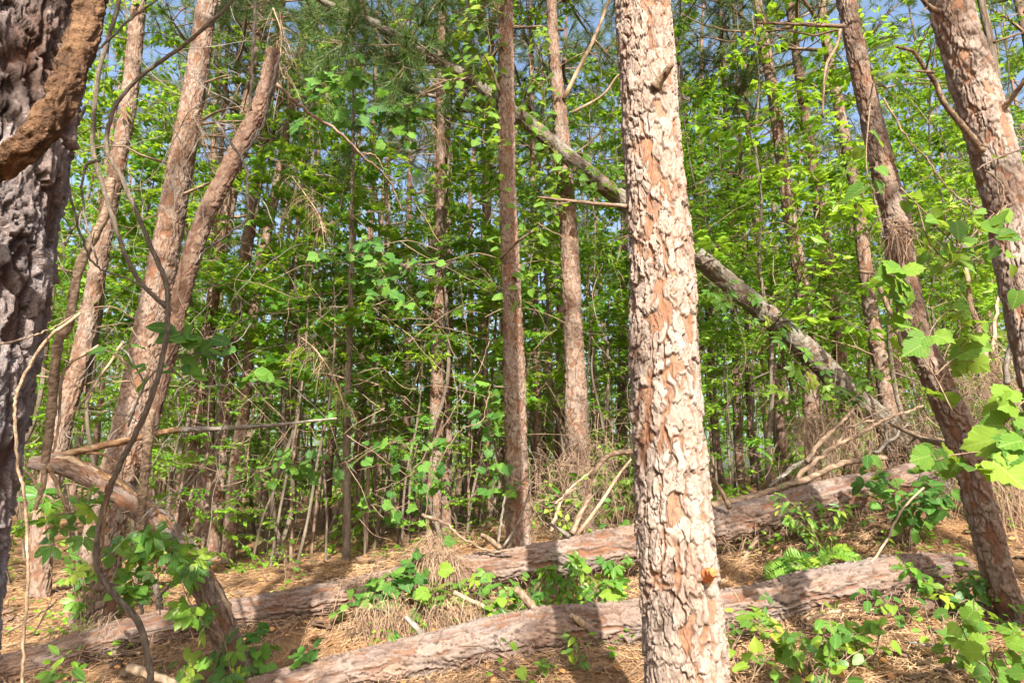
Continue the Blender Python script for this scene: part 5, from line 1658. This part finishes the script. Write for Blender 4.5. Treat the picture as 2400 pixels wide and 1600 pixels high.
stick('bent_sapling', 'bent smooth grey stem crossing in front of the left leaning pine and forking upward', 'stem',
      [([(352, 1620), (350, 1565), (326, 1460), (265, 1390), (230, 1330), (230, 1250), (255, 1150), (286, 1080), (326, 1000), (357, 925), (385, 820), (393, 750), (388, 660), (352, 576), (316, 485), (280, 408), (250, 352), (255, 296), (275, 240), (331, 178), (423, 112), (485, 61), (546, 0), (580, -50)], 15, 9, 2.6, 2.5),
       ([(388, 720), (326, 658), (290, 586), (265, 510), (240, 433), (219, 357), (219, 286), (230, 178), (255, 87), (280, 0), (290, -60)], 11, 11, 2.55, 2.5)], BARK_STEM, 'bare stems', 9, 1, 0.22)
tw = 'loose twigs and bare vines'
for i, (lab, ls, m) in enumerate([
    ('pale thin twig hanging down before the furrowed edge trunk', [([(200, 250), (163, 327), (158, 408), (173, 490), (204, 587), (230, 627), (286, 648), (357, 678)], 8, 4, 1.9, 2.1), ([(158, 408), (130, 405), (112, 404)], 4, 2, 1.9, 1.8), ([(170, 490), (120, 492), (80, 492)], 4, 2, 1.9, 1.8)], TWIG_GREY),
    ('thin pale vine looping down along the right edge of the furrowed trunk', [([(190, 735), (107, 800), (46, 902), (36, 970), (41, 1085), (56, 1157), (66, 1310), (56, 1514), (50, 1620)], 8, 7, 1.2, 1.25)], TWIG_PALE),
    ('thin twig reaching in from the left across the furrowed trunk', [([(-20, 812), (60, 792), (110, 775), (180, 735)], 6, 3, 1.0, 1.3)], TWIG_PALE),
    ('bluish grey twig loop left of the bent stem', [([(235, 378), (205, 385), (193, 420), (193, 459), (209, 551), (230, 620)], 8, 5, 2.2, 2.3)], TWIG_GREY),
    ('thin pale twig reaching up beside the bent stem at the upper left', [([(222, 118), (255, 95), (306, 46), (367, 0), (400, -40)], 7, 5, 2.2, 2.2)], TWIG_GREY),
    ('long grey twig hanging beside the broken snag', [([(600, -40), (594, 80), (590, 170), (586, 260)], 9, 7, 3.6, 3.6), ([(655, 130), (630, 230), (612, 300), (560, 375)], 8, 5, 3.6, 3.6)], TWIG_GREY),
    ('curved grey twig hooked right of the snag at mid height', [([(500, 280), (545, 340), (576, 390), (580, 460), (577, 515), (520, 560), (478, 590), (455, 620)], 9, 4, 3.4, 3.3)], TWIG_GREY),
    ('thin straight branch slanting down from the snag top to the right', [([(648, 199), (720, 262), (800, 316), (851, 367), (890, 400), (917, 434), (943, 495)], 10, 4, 4.4, 5.2), ([(851, 360), (880, 365), (900, 400)], 5, 3, 4.9, 5.0)], TWIG),
    ('pale bare vine arching left of the foot of the straight central pine', [([(1150, 900), (1131, 984), (1085, 1004), (1045, 1055), (1010, 1126), (999, 1193), (1005, 1260)], 2.4, 2.0, 6.6, 6.4)], TWIG),
    ('long thin vine slanting across the dark stand toward the slim dark pine', [([(1146, 800), (1120, 870), (1075, 943), (1004, 1055), (950, 1120), (880, 1150)], 2.2, 1.8, 6.8, 6.6)], TWIG),
    ('thin grey stick leaning against the foot of the central pine', [([(1168, 1275), (1175, 1220), (1183, 1160)], 7, 5, 6.4, 6.5), ([(1180, 1280), (1215, 1225), (1235, 1170), (1245, 1130)], 7, 4, 6.3, 6.2)], TWIG_GREY),
    ('slim branch lying over the top of the upper log toward the draped straw', [([(990, 1205), (1050, 1230), (1085, 1262), (1150, 1290), (1200, 1290)], 9, 4, 5.6, 5.45)], TWIG),
    ('pale broken branch lying between the logs on the straw', [([(1065, 1388), (1110, 1410), (1160, 1432), (1205, 1455), (1225, 1468)], 12, 7, 4.95, 4.7), ([(1195, 1452), (1222, 1450), (1228, 1462)], 6, 4, 4.75, 4.6)], TWIG_PALE),
    ('curved reddish branch lying along the upper log right of the pale pine', [([(1650, 1186), (1730, 1172), (1804, 1150), (1870, 1130), (1906, 1115), (1960, 1090), (2020, 1078), (2075, 1072)], 18, 14, 5.75, 6.4)], TWIG),
    ('forked branch propped from the upper log up to the leaning pine', [([(1860, 1130), (1900, 1090), (1960, 1045), (2010, 1020), (2059, 990), (2110, 970), (2165, 950)], 13, 6, 6.0, 6.6), ([(1890, 1080), (1930, 1030), (1975, 985), (2000, 960)], 13, 8, 6.1, 6.9), ([(1960, 1045), (1990, 1000), (2050, 985)], 8, 5, 6.3, 6.6)], TWIG),
    ('grey twig bundle beside the forked branch behind the upper log', [([(1800, 1140), (1850, 1105), (1880, 1080), (1920, 1070)], 7, 4, 6.2, 6.4), ([(1810, 1130), (1860, 1090), (1895, 1085)], 6, 3, 6.3, 6.5), ([(2050, 1060), (2100, 1020), (2130, 990)], 9, 5, 6.5, 6.7), ([(2075, 980), (2080, 1040), (2095, 1060)], 7, 5, 6.6, 6.6)], TWIG_GREY),
    ('short dark bare stick upright in the straw at the lower right', [([(2232, 1590), (2228, 1520), (2212, 1470), (2208, 1442)], 7, 4, 3.5, 3.5)], TWIG),
    ('thin stick leaning across the oval leaved shrub onto the front log', [([(2165, 1140), (2110, 1200), (2075, 1270), (2020, 1350)], 5, 6, 4.9, 4.55)], TWIG_PALE),
    ('thin twig strung from the curved pine to the broad plated pine', [([(2070, 230), (2130, 330), (2170, 370), (2230, 450), (2300, 490)], 5, 4, 3.3, 3.3), ([(2360, 480), (2330, 510), (2300, 525)], 4, 3, 3.3, 3.3)], TWIG_PALE),
    ('dark twig crossing in front of the broad plated pine', [([(2420, 340), (2380, 355), (2310, 385), (2290, 400)], 5, 3, 3.1, 3.1), ([(2310, 400), (2350, 440), (2345, 500), (2310, 530)], 5, 3, 3.15, 3.2)], TWIG),
    ('pale bare stem standing behind the curved pine on the bank', [([(2310, 840), (2290, 760), (2270, 690), (2262, 600)], 16, 10, 6.4, 6.4), ([(2325, 830), (2335, 720), (2345, 640)], 10, 6, 6.6, 6.6)], TWIG_PALE),
    ('thin leaning stem between the leaning fallen pine and the curved pine', [([(2120, 820), (2090, 740), (2062, 672)], 14, 10, 6.8, 6.8)], TWIG),
    ('forked dry twigs on the bank at the right edge', [([(2360, 900), (2360, 840), (2380, 790), (2420, 760)], 14, 9, 5.5, 5.5), ([(2360, 840), (2400, 830), (2430, 810)], 8, 6, 5.5, 5.5)], TWIG_GREY),
    ('pale stick lying on straw in front of the right end of the front log', [([(1890, 1450), (1960, 1432), (2050, 1428)], 9, 7, 4.2, 4.25)], TWIG_PALE),
    ('short thin stick fallen at the bottom edge below the front log', [([(2130, 1505), (2190, 1512), (2240, 1510)], 6, 4, 3.7, 3.7)], TWIG_GREY),
    ('pale forked twig left of the big pale pine behind the upper log', [([(1290, 1245), (1310, 1190), (1330, 1150), (1390, 1100)], 9, 5, 6.2, 6.2), ([(1300, 1180), (1330, 1155), (1350, 1142)], 6, 3, 6.2, 6.1)], TWIG_PALE),
    ('broken pale branch lying at the lower left corner by the bent stem', [([(300, 1565), (350, 1580), (400, 1600), (440, 1630)], 22, 18, 3.8, 3.7)], TWIG_PALE),
    ('small grey stump like stem behind the upper log left of the snapped trunk', [([(375, 1470), (372, 1410), (362, 1370), (350, 1345)], 18, 9, 5.6, 5.6), ([(340, 1490), (330, 1410), (320, 1350), (305, 1320)], 10, 6, 5.5, 5.4), ([(370, 1400), (400, 1370), (440, 1360)], 6, 4, 5.5, 5.2)], TWIG_GREY),
    ('hanging orange bark strip beside the bent grey stem', [([(252, 1130), (246, 1200), (240, 1270), (236, 1330)], 9, 4, 2.5, 2.5)], SPLINTER),
    ('two pale broken sticks hanging by the broken end of the snapped trunk', [([(105, 1090), (100, 1140), (82, 1195)], 14, 9, 3.3, 3.3), ([(112, 1090), (135, 1140), (160, 1195)], 11, 7, 3.3, 3.4), ([(60, 1100), (80, 1125), (95, 1160)], 8, 4, 3.2, 3.2)], TWIG_PALE),
    ('dead sticks criss crossed left of the ring barked stem', [([(230, 810), (150, 870), (140, 990), (125, 1060)], 8, 5, 3.1, 3.0), ([(290, 800), (210, 920), (150, 1000)], 7, 4, 3.3, 3.2), ([(200, 960), (230, 900), (310, 895)], 5, 3, 3.2, 3.4)], TWIG_PALE),
    ('thin dark twig curving down before the left leaning pine', [([(230, 812), (290, 845), (310, 890), (330, 950)], 8, 5, 3.0, 2.9)], TWIG),
    ('low sticks lying on the sunlit straw left of the leaning pine foot', [([(20, 1480), (90, 1440), (140, 1400), (156, 1390)], 6, 3, 5.4, 5.6), ([(5, 1520), (80, 1480), (120, 1400)], 5, 3, 5.3, 5.5), ([(110, 1390), (122, 1340), (115, 1320)], 4, 2, 5.6, 5.6)], TWIG_PALE),
]):
    stick('dead_vine' if 'vine' in lab else 'twig', lab, 'vine' if 'vine' in lab else 'twig', ls, m, tw, 6, 50 + i)

for i, (px, Y, w, lean_, h, lab) in enumerate([
    (640, 9.4, 0.022, 0.25, 6.0, 'thin brown pole leaning right in the dark of the left clearing'), (690, 10.2, 0.03, -0.1, 8.0, 'straight dark pole left of the pale greenish pole'),
    (735, 11.0, 0.026, 0.2, 7.0, 'dark pole deeper in the shade left of the pale greenish pole'), (770, 9.9, 0.018, -0.3, 5.0, 'very thin leaning pole beside the pale greenish pole'),
    (860, 10.8, 0.035, 0.05, 9.0, 'dark straight pole right of the pale greenish pole'), (900, 11.6, 0.025, -0.2, 8.0, 'slim shaded pole between the greenish pole and the slim dark pine'),
    (945, 10.0, 0.02, 0.3, 6.0, 'thin leaning pole left of the foot of the slim dark pine'), (1100, 10.4, 0.022, -0.15, 7.0, 'thin brown pole between the slim dark pine and the central pine'),
    (1150, 11.5, 0.03, 0.1, 9.0, 'dark pole just left of the central straight pine'), (1400, 10.3, 0.025, 0.1, 7.0, 'thin pole right of the vine wrapped pine'),
    (1690, 10.6, 0.02, -0.2, 6.0, 'thin pole at the right edge of the big pale pine'), (1815, 10.2, 0.022, 0.15, 6.0, 'thin greenish pole right of the brown shaded stem'),
    (1960, 9.6, 0.02, -0.2, 5.0, 'thin pole under the leaning fallen pine beside its lower end'), (340, 9.0, 0.03, 0.15, 7.0, 'brown pole showing left of the left leaning pine foot'),
    (400, 9.8, 0.028, 0.1, 8.0, 'brown pole just right of the lower left leaning pine'), (620, 11.6, 0.04, 0.0, 10.0, 'dark pole behind the slim straight pine of the clearing')]):
    x = (px - 1200) / F * Y / ray(px, 1200)[1]
    z0 = float(g(x, Y))
    pts = [np.array((x, Y, z0 - 0.1))]
    for k in range(6):
        pts.append(pts[-1] + np.array((lean_ * 0.25 + rng.normal() * 0.05, rng.normal() * 0.06, 1.0)) * h / 6)
    s = spline(pts, 6)
    root = thing('bare_pole', lab, 'dead sapling', (x, Y, z0), 'bare poles in the understory')
    gb = Geo()
    tube(gb, s, np.linspace(w, w * 0.3, len(s)), 7, 0.25, i)
    gb.build('stem', BARK_FAR if i % 3 else BARK_STEM, root)
    gb = Geo()
    for k in range(9):
        j = rng.randint(5, len(s) - 1)
        a = rng.rand() * 6.28
        add_dead_branch(gb, s[j], np.array((math.cos(a), math.sin(a), rng.uniform(-0.2, 0.5))), rng.uniform(0.3, 1.2), w * 0.25, rng, 2, 3)
    gb.build('dead_branches', TWIG, root, 'stuff')

# dead pine sprays with hanging brown needles
for i, (poly, Y, lab) in enumerate([
    ([(760, 545), (745, 500), (715, 455), (685, 415)], 7.0, 'dead spray with hanging brown needles right of the snag'),
    ([(810, 960), (780, 880), (740, 820), (705, 790)], 7.2, 'dead brown needle spray beside the pale pole'),
    ([(1040, 330), (1010, 290), (985, 300)], 7.6, 'small dead needle spray at the upper slim dark pine'),
    ([(640, 20), (660, 80), (655, 150), (670, 190)], 5.5, 'brown needles hanging right of the snag top'),
    ([(2110, 520), (2100, 545), (2115, 570)], 3.95, 'brown needles caught on the curved pine'),
    ([(470, 275), (455, 290), (470, 300)], 6.2, 'brown needles caught on the upper left leaning pine'),
]):
    pts = line(poly, Y)
    root = thing('dead_spray', lab, 'branch', pts[0], 'dead needle sprays')
    gb = Geo()
    s = spline(pts, 6)
    tube(gb, s, np.linspace(0.010, 0.004, len(s)) * Y / 7, 5, 0.2, i)
    gb.build('stem', TWIG_PALE, root)
    gn = Geo()
    straw_drape(gn, pts, 120, 60 + i, 0.22, 0.0, 0.04)
    gn.build('needles', STRAW_GREY, root, 'stuff', smooth=False)

# a few pine cones on the straw
for i, (px, py, Y, lab) in enumerate([(302, 1425, 6.0, 'pine cone on the straw right of the left leaning pine foot'), (720, 1330, 7.9, 'pine cone lying in the left clearing'), (1620, 1580, 3.4, 'pine cone hidden at the right foot of the big pale pine')]):
    p = P(px, py, Y)
    p[2] = float(g(p[0], p[1])) + 0.025
    gb = Geo()
    nsc = 60
    for k in range(nsc):
        t = (k + 0.5) / nsc
        a = k * 2.399
        r = 0.032 * math.sin(math.pi * (0.12 + 0.83 * t))
        c = np.array((0.085 * (t - 0.5), r * math.cos(a), r * math.sin(a)))
        o = unit(np.array((0.35, math.cos(a), math.sin(a))))
        sd = unit(np.cross(o, (1.0, 0, 0)))
        gb.add(np.array([p + c - sd * 0.009, p + c + sd * 0.009, p + c + o * 0.016 + sd * 0.006, p + c + o * 0.016 - sd * 0.006, p + c * np.array((1, 0.2, 0.2))]), [(0, 1, 4), (1, 2, 4), (2, 3, 4), (3, 0, 4)], [(0, 1, 2, 3)], (rng.rand(), 0.5, 0.5))
    o = gb.build('pine_cone', BARK_BROWN, None)
    tag(o, lab, 'pine cone', 'pine cones')
